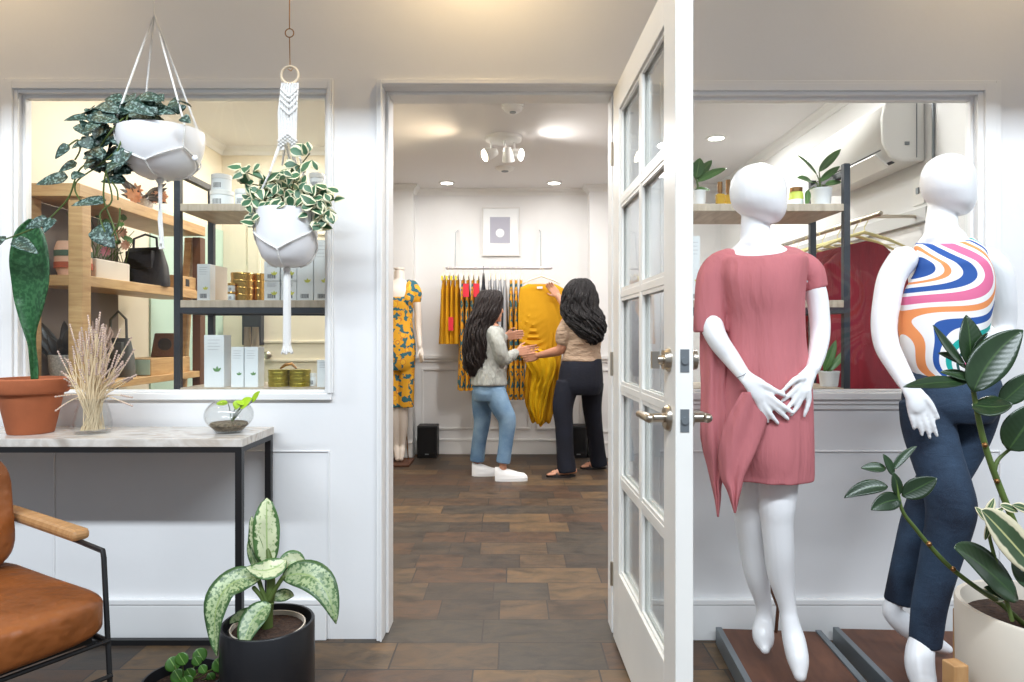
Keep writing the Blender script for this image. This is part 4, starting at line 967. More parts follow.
Yt = 2.33; k = Yt/F
c = P(31, 0, Yt); c.z = TZ
t = thing('snake_plant', 'single broad whale fin leaf in a terracotta pot on the marble table', 'potted plant', c)
MB().lathe([(0, 0), (.066, 0), (.070, .003), (.098, .140), (.110, .142), (.116, .15), (.116, .190), (.112, .194), (.100, .194), (.097, .170), (0, .17)], (0, 0, 0), 48).build('pot', 'terracotta', t, local=True)
MB().lathe([(0, .165), (.097, .165), (.09, .172), (0, .176)], (0, 0, 0), 32).build('soil', 'soil', t, local=True)
rg = []; vs = []; uv = []
for py, xl, xr in cr([(380, 31, 38), (365, 30, 38), (345, 28, 36), (330, 23, 36.5), (315, 18, 41), (300, 14, 45), (283, 11.5, 48.5), (262, 9, 49), (245, 11, 47), (232, 15, 43), (224, 22, 38), (219, 29, 32)], 4):
    v = (380-py)/161; rowp = []
    for j in range(9):
        u = -1+j/4; cup = .035*(abs(u)**1.6)*(1 if py > 300 else .7)
        vs.append(P((xl+xr)/2+(xr-xl)/2*u, py, Yt-.02*v-cup*(xr-xl)/40+.01*sin(v*9)*u)); uv.append((u, v))
nr = len(vs)//9
MB().add(vs, [(i*9+j, i*9+j+1, i*9+j+10, i*9+j+9) for i in range(nr-1) for j in range(8)], uv).build('leaf', 'whale', t, solid=.004)

c = P(92.5, 0, Yt-.01); c.z = TZ
t = thing('dried_lavender_jar', 'clear glass jar of dried lavender stalks on the marble table', 'vase', c)
MB().lathe([(.0, .001), (.055, .001), (.060, .012), (.061, .04), (.053, .08), (.044, .105), (.044, .117), (.048, .12), (.048, .124), (.045, .124), (.041, .117), (.041, .105), (.050, .08), (.058, .04), (.057, .014), (.052, .006), (0, .006)], (0, 0, 0), 40).build('glass_jar', 'jarglass', t, local=True)
mb = MB(); m2 = MB(); rnd = random.Random(11)
tips = []
for i in range(95):
    f = rnd.gauss(0, .42); f = max(-1, min(1, f)); px = 94+f*38; top = 318+abs(f)**1.5*50+rnd.random()*45
    tips.append((px, top))
tips += [(40+18, 352), (62, 372), (134, 350), (131, 338), (128, 378), (120, 330), (70, 325), (136, 400-25), (100, 313), (88, 316)]
for px, py in tips:
    b = Vector(c)+Vector((rnd.uniform(-.03, .03), rnd.uniform(-.03, .03), .012)); nk = Vector(c)+Vector((max(-.034, min(.034, (px-93)*.0011+rnd.uniform(-.014, .014))), rnd.uniform(-.025, .025), .12))
    e = P(px, py, Yt+rnd.uniform(-.08, .06)); m_ = nk*.45+e*.55+Vector((rnd.uniform(-.012, .012), 0, .01))
    pts = [Vector(q) for q in cr([tuple(b), tuple(nk), tuple(m_), tuple(e)], 3)]
    mb.tube(pts, .0017, 4)
    hd = (e-m_).normalized(); ln = rnd.uniform(.03, .075)
    for j in range(int(ln/.009)):
        q = e-hd*j*.009; m2.tube([q-hd*.003+Vector((rnd.uniform(-.002, .002), 0, 0)), q, q+hd*.005], [.0012, .0042, .001], 5)
mb.build('stalk', 'straw', t)['kind'] = 'stuff'
m2.build('flower_spike', 'lavender', t)['kind'] = 'stuff'

c = P(229, 0, 2.34); c.z = TZ
t = thing('glass_bowl', 'small clear glass bowl with a lime green sprout at the right end of the table', 'bowl', c)
pr = [(0, .001), (.045, .001)]+[(.083*sin(a)*1.0, .062-.060*cos(a)) for a in [R(d) for d in range(45, 146, 10)]]
pr += [(r-.003, z) for r, z in pr[::-1][:-1]]+[(0, .006)]
MB().lathe(pr, (0, 0, 0), 40).build('glass_wall', 'jarglass', t, local=True)
MB().lathe([(0, .008), (.045, .008), (.066, .028), (.06, .036), (0, .04)], (0, 0, 0), 28).build('pebble_layer', mat('brown_pebbles', s2l(120, 106, 84), .8, var=.6, vs=90, bs=.8, bsc=120), t, local=True)
lf = MB(); st = MB(); root_ = Vector(c)+Vector((.01, 0, .035))
for bx, by, tx, ty, wd in ((252, 402, 260, 391, 7), (240, 408, 252, 398, 12), (238, 400, 236, 410, 8), (228, 403, 216, 404, 7), (246, 404, 236, 402, 6)):
    b = P(bx, by, 2.30); lf.leaf(b, P(tx, ty, 2.29), wd*2.3/F, (.1, -.7, .7)); st.tube([root_, (root_+b)/2+Vector((0, 0, .01)), b], .0015, 5)
lf.build('foliage', 'lime', t, solid=.0006); st.build('stem', 'stem', t)

# ================================================================ HANGING PLANTERS
CEILZ = 2.95
def rope(mb, a, b, r=.0035, n=10, sag=0): mb.tube([a+(b-a)*i/n+Vector((0, 0, -sag*4*(i/n)*(1-i/n))) for i in range(n+1)], r, 6)
Yh = 2.26; k = Yh/F; c = P(162.5, 178, Yh)
t = thing('hanging_planter', 'round white hanging bowl with trailing silvery dark green plant in a rope sling', 'hanging planter', c)
r = 40.5*k; hgt = .155; prof = [(0, 0), (.2*r, 0)]
for i in range(1, 13):
    a = pi/2*i/12; prof.append((r*(.25+.75*sin(a)**.85), hgt*.97*(1-cos(a))**.95))
prof += [(r*1.0, hgt), (r*.95, hgt), (r*.93, hgt*.9), (0, hgt*.88)]
MB().lathe(prof, (0, 0, 0), 48, ('Y', R(-2))).build('bowl', 'whitepot', t, local=True)
for px, py in ((141, 125), (195, 158)):
    q = P(px, py, Yh)-Vector(c); q.y = -math.sqrt(max(0, r*r*.985-q.x**2)) if py < 130 else -.075
    q = P(px, py, Yh+q.y); MB().ball(q, (.003, .003, .003) if py < 130 else (.010, .006, .010)).build('drain_plug' if py > 130 else 'rim_hole', 'greysteel' if py < 130 else 'whitepot', t)
mb = MB(); apex = P(154, 14, Yh)
zr_ = c.z+hgt
def onpot(a, f): # point on the bowl outside
    rr = r*(.25+.75*sin(f*pi/2)**.85)+.004; return Vector((c.x+rr*cos(a), c.y+rr*sin(a), c.z+hgt*.97*(1-cos(f*pi/2))**.95))
A4 = [R(-145), R(-35), R(55), R(145)]
for a in A4:
    top_ = onpot(a, 1)+Vector((0, 0, .004)); rope(mb, apex, top_, .0035)
    mb.tube([onpot(a, 1-.3*i/6) for i in range(7)], .0035, 6)
    for nb in (-1, 1):
        am = {R(-145): (R(-90), R(-205)), R(-35): (R(-90), R(20)), R(55): (R(20), R(100)), R(145): (R(100), R(155))}[a][0 if nb < 0 else 1]
        mb.tube([onpot(a+(am-a)*i/8, .7-.28*i/8) for i in range(9)], .0035, 6)
for am in (R(-90), R(20), R(100), R(155)): mb.tube([onpot(am, .42*(1-i/6)) for i in range(7)], .0035, 6)
mb.tube([apex, apex+Vector((0, 0, .03)), Vector((apex.x, apex.y, CEILZ-.03))], .003, 6)
mb.build('rope_sling', 'cord', t)
mb = MB(); mb.ball(P(160, 181, Yh), (.012, .012, .010))
for j in range(6):
    a = 2*pi*j/6; o = Vector((cos(a)*.005, sin(a)*.005, 0)); e = P(161+(j-2.5)*.9, 236+(j % 3)*5, Yh); s0 = P(160, 180, Yh)+o
    mb.tube([s0, s0*.6+e*.4+Vector((.002*sin(j*2), 0, 0)), s0*.3+e*.7+Vector((-.003*cos(j), 0, 0)), e+o], [.0035, .0035, .0035, .004], 6)
    mb.tube([e+o, e+o-Vector((0, 0, .01))], [.0045, .006], 6)
mb.build('tassel', 'cord', t)
mb = MB(); mb.lathe([(0, 0), (.018, 0), (.016, -.008), (.005, -.012), (0, -.012)], (apex.x, apex.y, CEILZ), 16); mb.tube([(apex.x, apex.y, CEILZ-.01), (apex.x+.012, apex.y, CEILZ-.02), (apex.x+.008, apex.y, CEILZ-.035), (apex.x-.004, apex.y, CEILZ-.034)], .0025, 6)
mb.build('ceiling_hook', 'brass', t)
MB().lathe([(0, hgt*.86), (r*.92, hgt*.86), (r*.8, hgt*.95), (0, hgt*1.0)], (0, 0, 0), 28).build('soil', 'soil', t, local=True)
lf = MB(); rnd = random.Random(3); k1 = 3.41
def cp(x, y): return (x/k1, 60+y/k1)
LV = [(475,120,540,185,55),(350,150,410,182,55),(430,150,530,192,50),(510,165,600,185,50),(440,200,415,150,50),(480,125,560,140,45),(440,180,560,205,50),(620,195,650,215,35),(300,195,218,207,32),(320,190,410,215,62),(390,245,487,330,66),(390,248,325,292,58),(312,275,245,302,46),(285,268,312,305,52),(362,310,283,338,54),(432,300,392,385,60),(236,290,188,338,42),(262,350,200,382,36),(280,385,245,408,42),(232,400,123,425,54),(430,408,343,416,42),(362,478,243,497,44),(415,372,447,388,40),(330,568,392,642,78),(165,545,85,575,48),(185,540,150,590,50),(48,612,132,662,48),(265,220,302,262,42),(335,215,288,250,42),(400,350,366,384,40),(320,340,290,375,40),(300,235,270,205,30),(370,300,400,270,50),(350,230,320,270,52),(420,340,440,300,44),(320,300,350,340,44),(2,600,-10,640,40)]
for x0, y0, x1, y1, wd in LV:
    a = cp(x0, y0); b = cp(x1, y1); dy = rnd.uniform(-.10, .0) if y0 < 390 else rnd.uniform(-.02, .02)
    lf.leaf(P(a[0], a[1], Yh-.04+dy), P(b[0], b[1], Yh-.06+dy+rnd.uniform(-.02, .02)), wd/k1*k, (rnd.uniform(-.2, .2), -.85, .45), shape='heart', fold=.15)
for i in range(96):
    a = (rnd.uniform(90, 130), rnd.uniform(106, 172)) if i % 3 else (rnd.uniform(108, 180), rnd.uniform(97, 114)); an = rnd.uniform(0, 2*pi); l = rnd.uniform(14, 20)
    lf.leaf(P(a[0], a[1], Yh-.04+rnd.uniform(-.05, .06)), P(a[0]+cos(an)*l, a[1]+abs(sin(an))*l*.7, Yh-.05+rnd.uniform(-.03, .06)), 17*k, (rnd.uniform(-.3, .3), -.7, .6), shape='heart')
lf.build('foliage', 'pothos', t, solid=.0008)
st = MB()
for pl in (((130, 112, 2.2), (112, 130, 2.16), (92, 158, 2.2), (78, 172, 2.22), (70, 195, 2.22), (60, 208, 2.23), (45, 222, 2.23), (25, 232, 2.24), (3, 240, 2.25)), ((128, 115, 2.18), (118, 150, 2.15), (106, 172, 2.18), (104, 200, 2.2), (112, 222, 2.22), (118, 240, 2.22)),
           ((118, 150, 2.16), (98, 166, 2.18), (78, 180, 2.2), (75, 190, 2.2), (80, 200, 2.2)), ((106, 172, 2.18), (112, 200, 2.2), (100, 214, 2.2), (105, 232, 2.2)), ((118, 200, 2.2), (117, 190, 2.2), (112, 182, 2.2)), ((75, 160, 2.2), (80, 150, 2.2), (78, 140, 2.18), (68, 146, 2.18)), ((120, 208, 2.2), (119, 222, 2.2), (112, 236, 2.21))):
    st.tube([P(*q) for q in cr(pl, 5)], .0028, 6)
st.build('stem', 'stem', t)

Yg = 2.31; k = Yg/F; c = P(287, 267, Yg)
t = thing('hanging_planter', 'white pot with cream-edged leaves in a long macrame hanger right of the rope-slung bowl', 'hanging planter', c)
r = 29.5*k; hgt = .197
MB().lathe([(0, 0), (.35*r, 0), (.6*r, hgt*.05), (.82*r, hgt*.17), (.95*r, hgt*.36), (1.0*r, hgt*.58), (1.0*r, hgt), (.93*r, hgt), (.93*r, hgt*.9), (0, hgt*.9)], (0, 0, 0), 48).build('pot', 'whitepot', t, local=True)
MB().lathe([(0, hgt*.88), (r*.92, hgt*.88), (r*.7, hgt*1.0), (0, hgt*1.04)], (0, 0, 0), 28).build('soil', 'soil', t, local=True)
rc = P(290, 75, Yg); mb = MB(); mb.tube([rc+Vector((cos(a)*8.6*k, 0, sin(a)*8.6*k)) for a in [2*pi*i/28 for i in range(29)]], .0045, 8); mb.build('ring', 'beigecord', t)
mb = MB(); mb.tube([P(290, 66, Yg), P(290, 62, Yg), P(289.5, 38, Yg)], .0018, 6); rr = P(289.5, 33, Yg); mb.tube([rr+Vector((cos(a)*.015, 0, sin(a)*.015)) for a in [2*pi*i/16 for i in range(17)]], .002, 6)
mb.tube([P(289.5, 28.5, Yg), Vector((P(289.5, 0, Yg).x, Yg, CEILZ-.03))], .0018, 6); mb.tube([P(290, 66, Yg), P(293, 68, Yg), P(291, 71, Yg), P(288, 69, Yg)], .0018, 6)
mb.lathe([(0, 0), (.018, 0), (.016, -.008), (.004, -.03), (0, -.03)], (P(289.5, 0, Yg).x, Yg, CEILZ), 16)
mb.build('wire_hook', 'brass', t)
mb = MB(); nk_top = 83
# knotted head: vertical cords with diagonal rows of knots
for j in range(13):
    u = -1+j/6; a = P(290+u*8, nk_top, Yg-.004+.004*(j % 2)); b = P(287.5+u*9, 112, Yg-.004+.004*(j % 2)); d = P(287.5+u*(8 if abs(u) > .35 else 9), 138 if abs(u) < .5 else 150, Yg)
    mb.tube([a, b, d], .0032, 6)
for (y0, dy) in ((88, 9), (93, 9), (99, 9), (106, 9)):
    for sgn in (-1, 1):
        for i in range(7):
            u = sgn*i/7; mb.ball(P(289+u*9, y0+dy*(1-abs(u)), Yg-.006), .0048, 8)
for y in (134, 137.5, 141):
    for i in range(9):
        u = -1+i/4; mb.ball(P(287.5+u*9, y+7*abs(u), Yg-.006), .0045, 8)
for u0, x1, y1, dyy in ((-1, 270, 172, -.06), (-.85, 268.5, 176, -.05), (1, 303, 168, -.05), (.9, 305, 172, -.06), (-.3, 291, 165, .06), (.3, 294, 168, .06), (-.1, 282, 165, .08), (.15, 297, 166, .08)):
    a = P(287.5+u0*9, 146 if abs(u0) > .5 else 138, Yg); mb.tube([a, (a+P(x1, y1, Yg+dyy))/2, P(x1, y1, Yg+dyy)], .0038, 6)
def onp(a, f): 
    pr = [(0, .36), (.05, .6), (.17, .82), (.36, .95), (.58, 1.0), (1.05, 1.0)]
    for (z0, r0), (z1, r1) in zip(pr, pr[1:]):
        if f <= z1: q = (f-z0)/(z1-z0); rr = r0+(r1-r0)*q; break
    return Vector((c.x+(rr*r+.005)*cos(a), c.y+(rr*r+.005)*sin(a), c.z+hgt*f))
AA = [R(-160), R(-20), R(70), R(110)]
for a in AA:
    e = P(270 if cos(a) < 0 else 303, 172, Yg-.05 if sin(a) < 0 else Yg+.07)
    mb.tube([e, onp(a, 1.05), onp(a, .75), onp(a, .62)], .0036, 6)
for a, b in ((R(-160), R(-90)), (R(-20), R(-90)), (R(-20), R(20)), (R(70), R(20)), (R(110), R(165)), (R(-160), R(-195))):
    mb.tube([onp(a+(b-a)*i/8, .62-.36*i/8) for i in range(9)], .0036, 6)
for b in (R(-90), R(20), R(165)): mb.tube([onp(b, .26*(1-i/5)) for i in range(6)], .0036, 6)
mb.build('macrame_net', 'cord', t)
mb = MB(); q0 = P(287, 268, Yg)
for j in range(14):
    a = 2*pi*j/14; o = Vector((cos(a)*.010, sin(a)*.010, 0)); e = P(287, 346+(j % 3), Yg)+o*1.1
    mb.tube([q0+o*.35, P(287, 275, Yg)+o*.9, P(287, 310, Yg)+o, e], .0034, 6); mb.tube([e, e+Vector((o.x*.8, o.y*.8, -.022))], [.004, .003], 6)
mb.ball(P(287, 270, Yg), (.013, .013, .012)); mb.build('tassel', 'cord', t)
lf = MB(); st = MB(); rnd = random.Random(21)
ctr = Vector((c.x, c.y, c.z+hgt))
def sprig(px, py, dY, sz=11.5, n=1):
    q = P(px, py, Yg+dY); 
    for _ in range(n):
        an = rnd.uniform(0, 2*pi); l = sz*k*rnd.uniform(.8, 1.25); d = Vector((cos(an), rnd.uniform(-.6, .2), sin(an)*.8)).normalized()
        lf.leaf(q, q+d*l, l*.82, (rnd.uniform(-.4, .4), -.8, rnd.uniform(.1, .8)), shape='obov' if rnd.random() < .5 else 'heart', nv=6, nu=6, fold=.1)
for i in range(215):
    u = rnd.uniform(-1, 1); px = 288+u*38; top = 182+abs(u)*6 if abs(u) > .4 else 176; py = top+rnd.random()*(34+abs(u)*6)
    sprig(px, py, rnd.uniform(-.11, .09)*(1-abs(u)*.4))
for px, py in ((241, 168), (243, 173), (239, 180), (244, 184), (253, 172), (306, 155), (312, 160), (309, 152), (327, 188), (330, 193), (334, 200), (324, 214), (322, 220), (328, 210), (262, 207), (257, 204), (318, 207), (292, 168), (298, 165), (280, 172)): sprig(px, py, rnd.uniform(-.08, 0), 13, 2)
for px, py in ((241, 170), (240, 183), (310, 153), (333, 198), (325, 218), (258, 206), (270, 180), (320, 195), (292, 168), (250, 190)):
    e = P(px, py, Yg-.04); st.tube([ctr, (ctr+e)/2+Vector((0, -.02, .035)), e], .0022, 6)
lf.build('foliage', 'triang', t, solid=.0007); st.build('stem', 'stemdark', t)

# ================================================================ ARMCHAIR
def sell(mb, c, d, e=.28, m=None, n=40, nz=22, puff=0):
    m = m or Matrix.Identity(3); c = Vector(c); rg = []
    sp = lambda v, p: math.copysign(abs(v)**p, v)
    for i in range(nz+1):
        t_ = -pi/2+pi*i/nz; ring = []
        for j in range(n):
            a = 2*pi*j/n; ct = max(.001, sp(cos(t_), e)); v = Vector((d[0]/2*ct*sp(cos(a), e), d[1]/2*ct*sp(sin(a), e), d[2]/2*sp(sin(t_), e+.15)))
            nn = noise.noise(v*7+c)*.012+noise.noise(v*18)*.004; v *= 1+nn*1.2
            if puff: v.z *= 1+puff*(1-min(1, (v.x/(d[0]/2))**2))*(1-min(1, (v.y/(d[1]/2))**2))
            ring.append(c+m @ v)
        rg.append(ring)
    return mb.rings(rg)
t = thing('armchair', 'tan leather armchair with wooden armrests and thin black metal frame', 'armchair', (-1.06, 1.70, 0), math.atan2(.54, -.84))
CW = .66
sell(MB(), (.25, CW/2, .450), (.70, CW-.0, .115), .26, Matrix.Rotation(R(2), 3, 'Y'), puff=.15).build('seat_cushion', 'leather', t, local=True)
sell(MB(), (.470, CW/2, .655), (.15, CW-.06, .34), .32, Matrix.Rotation(R(14), 3, 'Y')).build('back_cushion', 'leather', t, local=True)
for y in (0, CW):
    sg = -1 if y == 0 else 1
    MB().box((.10, y-.024, .612), (.56, y+.024, .643)).build('armrest', 'armwood', t, smooth=False, bevel=.012, local=True)
    mb = MB(); mb.tube([(.12, y, .610), (-.012, y, .606), (-.017, y, .59), (-.075, y, 0)], .0068, 8)
    mb.tube([(.12, y, .610), (.58, y, .610), (.64, y, .30), (.68, y, 0)], .0068, 8); mb.build('side_frame', 'black', t, local=True)
for (x0, z0) in ((-.045, .385), (-.058, .30), (.60, .40), (.63, .30)): MB().tube([(x0, 0, z0), (x0, CW, z0)], .006, 8).build('crossbar', 'black', t, local=True)
for y in (0.006, CW-.006): MB().tube([(-.045, y, .385), (.60, y, .37)], .0075, 8).build('seat_rail', 'black', t, local=True)
MB().tube([(.60, 0, .40), (.66, .0, .80), (.66, CW, .80), (.60, CW, .40)], .008, 8).build('back_frame', 'black', t, local=True)
MB().box((0, .02, .375), (.6, CW-.02, .395)).build('seat_support', 'black', t, smooth=False, local=True)

# ================================================================ FLOOR PLANTS LEFT
Yd = 2.02; k = Yd/F; c = P(268, 0, Yd); c.z = 0; r = 45*k; hz = .285
t = thing('dieffenbachia', 'large mottled pale green leafy plant in a tall black cylinder pot', 'potted plant', c)
MB().lathe([(0, 0), (r*.97, 0), (r, .006), (r, hz-.004), (r*.98, hz), (r*.93, hz), (r*.92, hz-.03), (0, hz-.035)], (0, 0, 0), 56).build('pot', 'blackpot', t, local=True)
MB().lathe([(r*.80, hz-.03), (r*.80, hz-.012), (r*.77, hz-.012), (r*.77, hz-.03)], (0, 0, 0), 40).build('inner_liner', 'basket', t, local=True)
MB().lathe([(0, hz-.04), (r*.78, hz-.04), (r*.76, hz-.026), (0, hz-.018)], (0, 0, 0), 32).build('soil', 'soil', t, local=True)
def lv(mb, b, tp, wd, mid=None, dB=0, dT=0, dM=None, Y=Yd, **kw):
    kk = Y/F; B = P(b[0], b[1], Y+dB); T = P(tp[0], tp[1], Y+dT)
    Mi = None
    if mid: Mi = P(mid[0], mid[1], Y+(dM if dM is not None else (dB+dT)/2)); Mi = Mi*2-(B+T)/2
    mb.leaf(B, T, wd*kk, kw.pop('nrm', (0, -.85, .5)), Mi, nu=8, nv=16, **kw)
lf = MB()
lv(lf, (268, 568), (267, 498), 27, dB=.01, dT=.03, nrm=(.1, -1, .1), wave=.22, shape='round'); lv(lf, (264, 566), (252, 516), 20, dB=.03, dT=.03, nrm=(-.5, -.8, .1), wave=.15)
lv(lf, (286, 560), (246, 567), 22, mid=(268, 570), dT=-.06, wave=.1, nrm=(0, -.8, .6)); lv(lf, (284, 574), (305, 567), 24, mid=(293, 562), dT=.03, nrm=(.2, -.8, .5))
lf.build('foliage', 'dieff', t, solid=.0012)
lf = MB()
lv(lf, (281, 578), (336, 624), 30, mid=(317, 580), dB=-.01, dT=-.08, wave=.15, nrm=(.25, -.85, .6)); lv(lf, (262, 578), (217, 656), 31, mid=(222, 594), dB=-.02, dT=-.13, wave=.15, nrm=(-.3, -.85, .5))
lv(lf, (271, 604), (243, 652), 25, mid=(252, 622), dB=-.03, dT=-.12, nrm=(-.1, -.8, .5)); lv(lf, (272, 600), (294, 596), 13, mid=(284, 595), dT=.04)
lv(lf, (262, 612), (228, 624), 12, mid=(243, 615), dT=.02); lv(lf, (266, 578), (250, 536), 12, mid=(252, 556), dT=.06, nrm=(-.6, -.7, .1))
lf.build('foliage', 'dieff2', t, solid=.0012)
st = MB(); st.chain([(267, 634, Yd, 6), (268, 612, Yd, 5), (271, 590, Yd-.01, 4.5), (270, 565, Yd, 3.5), (268, 550, Yd+.01, 2)])
for pl in (((270, 600), (276, 588), (283, 577)), ((268, 605), (262, 590), (258, 577)), ((268, 612), (271, 604), (271, 604)), ((268, 612), (262, 598), (254, 588))): st.chain([(a, b, Yd-.02, 2.2) for a, b in pl], 8)
st.build('stem', 'stem', t)

Yp = 1.99; k = Yp/F; c = P(184, 0, Yp); c.z = 0
t = thing('pilea_plant', 'small round-leaved plant in a wide black bowl at the bottom edge', 'potted plant', c)
r = 40*k
MB().lathe([(0, 0), (r*.7, 0), (r*.9, .05), (r, .125), (r*.97, .13), (r*.92, .13), (r*.88, .09), (0, .085)], (0, 0, 0), 48).build('pot', 'blackpot', t, local=True)
MB().lathe([(0, .08), (r*.88, .08), (r*.85, .10), (0, .115)], (0, 0, 0), 32).build('soil', 'soil', t, local=True)
lf = MB(); st = MB(); q0 = Vector(c)+Vector((0.0, 0, .11)); rnd = random.Random(2)
for x, y, sz in ((173, 664, 15), (182, 659, 13), (200, 655, 14), (197, 661, 10), (178, 676, 14), (190, 674, 12), (203, 669, 9), (219, 665, 14), (211, 677, 9), (187, 681, 12)):
    dY = rnd.uniform(-.06, .04); e = P(x, y, Yp+dY); lf.leaf(e+Vector((-.3, 0, .5)).normalized()*sz*k*.5, e-Vector((-.3, 0, .5)).normalized()*sz*k*.5, sz*k, (rnd.uniform(-.3, .3), -.75, .7), shape='round', fold=.05)
    st.tube([q0, (q0+e)/2+Vector((0, 0, -.005)), e+Vector((0, .004, 0))], .0018, 5)
lf.build('foliage', 'green', t, solid=.001); st.build('stem', 'stem', t)

# ================================================================ PLATFORMS AND MANNEQUINS
def platform(x, wd, label, rz):
    L_ = .78; t = thing('display_platform', label, 'platform', (x, 2.48, 0), rz); 
    MB().box((.022, -L_, .006), (wd-.022, 0, .058)).build('board', 'brownwood', t, smooth=False, bevel=.002, local=True)
    for a in (0, wd-.022): MB().box((a, -L_, .0), (a+.022, 0, .064)).build('steel_edge', 'greysteel', t, smooth=False, bevel=.002, local=True)
platform(.765, .385, 'brown board platform with grey steel edges under the mannequin in pink', R(-4))
platform(1.205, .50, 'brown board platform with grey steel edges under the mannequin in jeans', R(-3))

def fingers(mb, lst, Y, n=10):
    for f in lst: mb.chain([(a, b, Y+dy, rr) for a, b, dy, rr in f], n, 4)
Ym = 2.16
t = thing('mannequin', 'white faceless mannequin in a dusty pink asymmetric dress beside the open door', 'mannequin', (.80, Ym, .06))
b = MB()
b.torso([(757, 164.5, Ym, 4, .02), (757, 167, Ym, 13, .045), (757, 173, Ym, 22, .075), (757.5, 183, Ym, 27.5, .092), (758, 193, Ym, 29, .096), (759, 203, Ym, 27.8, .093), (761.5, 210, Ym, 25, .085), (765, 216, Ym-.003, 19.5, .07), (768.5, 221, Ym-.006, 11.5, .046), (770, 223.5, Ym-.008, 4, .02)], fold=None)
b.chain([(755, 200, Ym+.015, 12), (755, 222, Ym+.012, 13.5), (756, 238, Ym+.01, 15.5), (757, 248, Ym, 20)], 20)
b.torso([(757, 238, Ym, 14, .05), (757, 246, Ym, 24, .055), (758, 254, Ym, 34, .07), (759, 264, Ym, 42, .085), (758, 285, Ym, 40, .105), (762, 310, Ym, 31, .085), (764, 335, Ym, 29, .075), (760, 370, Ym, 40, .10), (760, 410, Ym, 47, .11), (762, 445, Ym, 40, .10)])
b.chain([(800, 270, Ym, 10), (814, 287, Ym, 10.5), (819, 312, Ym, 10), (820, 335, Ym-.01, 9.5), (817, 354, Ym-.06, 8.5), (813, 368, Ym-.11, 7)], 14)
b.chain([(718, 272, Ym, 10), (709, 300, Ym, 11), (711, 322, Ym-.01, 11.5), (718, 340, Ym-.05, 10.5), (731, 358, Ym-.08, 9), (742, 373, Ym-.13, 7.2)], 14)
Yh_ = Ym-.15
b.chain([(741, 372, Ym-.13, 7), (748, 379, Yh_, 8), (757, 388, Yh_, 11), (763, 395, Yh_, 11)], 16, flat=.45)
b.chain([(813, 368, Ym-.11, 6.8), (808, 376, Yh_+.02, 8.5), (803, 384, Yh_+.01, 11), (802, 390, Yh_+.01, 10)], 16, flat=.45)
fingers(b, [[(752, 381, 0, 4), (765, 385, -.01, 3.3), (774, 390, -.012, 3), (784, 395, -.008, 2.3)], [(762, 391, 0, 4), (772, 398, -.014, 3.2), (783, 406, -.016, 2.9), (793, 413, -.012, 2.1)], [(763, 395, 0, 3.8), (770, 403, -.010, 3.1), (779, 411, -.010, 2.8), (788, 419, -.004, 2.1)], [(760, 398, 0, 3.8), (765, 406, -.006, 3), (771, 415, -.006, 2.8), (778, 423.5, 0, 2)], [(756, 398, 0, 3.6), (759, 405, 0, 2.8), (763, 413, .0, 2.6), (768, 422, .006, 1.9)]], Yh_)
fingers(b, [[(802, 378, 0, 4), (796, 379, -.01, 3.3), (790, 384, -.012, 2.8), (783.5, 390.5, -.008, 2.1)], [(799, 385, 0, 3.8), (794, 390, .0, 3.1), (788, 396, .002, 2.8), (782, 401, .006, 2)], [(801, 389, 0, 3.8), (797, 396, .0, 3.1), (792, 403, .002, 2.8), (786, 409, .004, 2)], [(804, 391, 0, 3.7), (801, 399, .002, 3), (797, 407, .004, 2.7), (791, 415, .006, 2)], [(808, 390, 0, 3.5), (809, 399, .004, 2.8), (807, 408, .006, 2.5), (804, 416, .010, 1.9)]], Yh_)
b.chain([(783, 430, Ym, 22), (779, 478, Ym-.02, 19), (777, 505, Ym-.03, 17.5), (777, 522, Ym-.03, 15.5), (779, 548, Ym-.03, 14.5), (781, 575, Ym-.02, 13), (787, 605, Ym-.02, 8.7), (790, 622, Ym-.03, 9), (794, 640, Ym-.05, 11), (798, 660, Ym-.09, 10.5), (800, 675, Ym-.12, 6.5)], 18)
b.chain([(749, 430, Ym+.02, 19), (746, 485, Ym+.04, 14.5), (748, 515, Ym+.05, 14), (752, 545, Ym+.07, 13), (757, 575, Ym+.09, 12), (763, 603, Ym+.11, 8), (764, 618, Ym+.11, 8.2), (763, 632, Ym+.09, 10.5), (764, 642, Ym+.07, 9.5), (765, 649, Ym+.05, 5)], 18)
b.build('body', 'mannequin', t, remesh=.0042, sm=6)
MB().tube([P(737.5, 377.5, Ym-.142), P(743, 375.5, Ym-.162), P(748.5, 371.5, Ym-.142)], .0012, 6).build('wrist_joint', 'greysteel', t)
def dfold(a, py):
    g = max(0, (py-290)/190); l = .6+.4*max(0, -cos(a))
    return g*(.040*sin(6*a+py*.006)+.030*sin(11*a+1.3+py*.01))*l + .012*sin(9*a+py*.03)
d = MB()
rows = [(756, 246.5, Ym, 29, .068), (757, 250, Ym, 40, .085), (758, 258, Ym, 48, .105), (758, 275, Ym, 47.5, .125), (761, 295, Ym, 43, .13), (764, 320, Ym, 40, .12), (764.5, 345, Ym, 41, .12), (762, 375, Ym, 48, .13), (758, 410, Ym, 54, .135), (757, 445, Ym, 55.5, .14), (765, 470, Ym, 48, .135), (765, 476, Ym, 47.5, .135)]
rg = []
for px, py, Y, rx, ry in cr(rows, 5):
    ring = []
    for j in range(96):
        a = 2*pi*j/96; ca, sa = cos(a), sin(a); q = (abs(ca)**2.3+abs(sa)**2.3)**(-1/2.3); g = 1+dfold(a, py)
        dip = .040*max(0, -sa)*max(0, 1-(py-246)/14)
        # crossing diagonal pleat at the lower front
        ring.append(turned(px, py, Y, rx*Y/F*ca*q*g, ry*sa*q*g, -dip))
    rg.append(ring)
d.rings(rg)
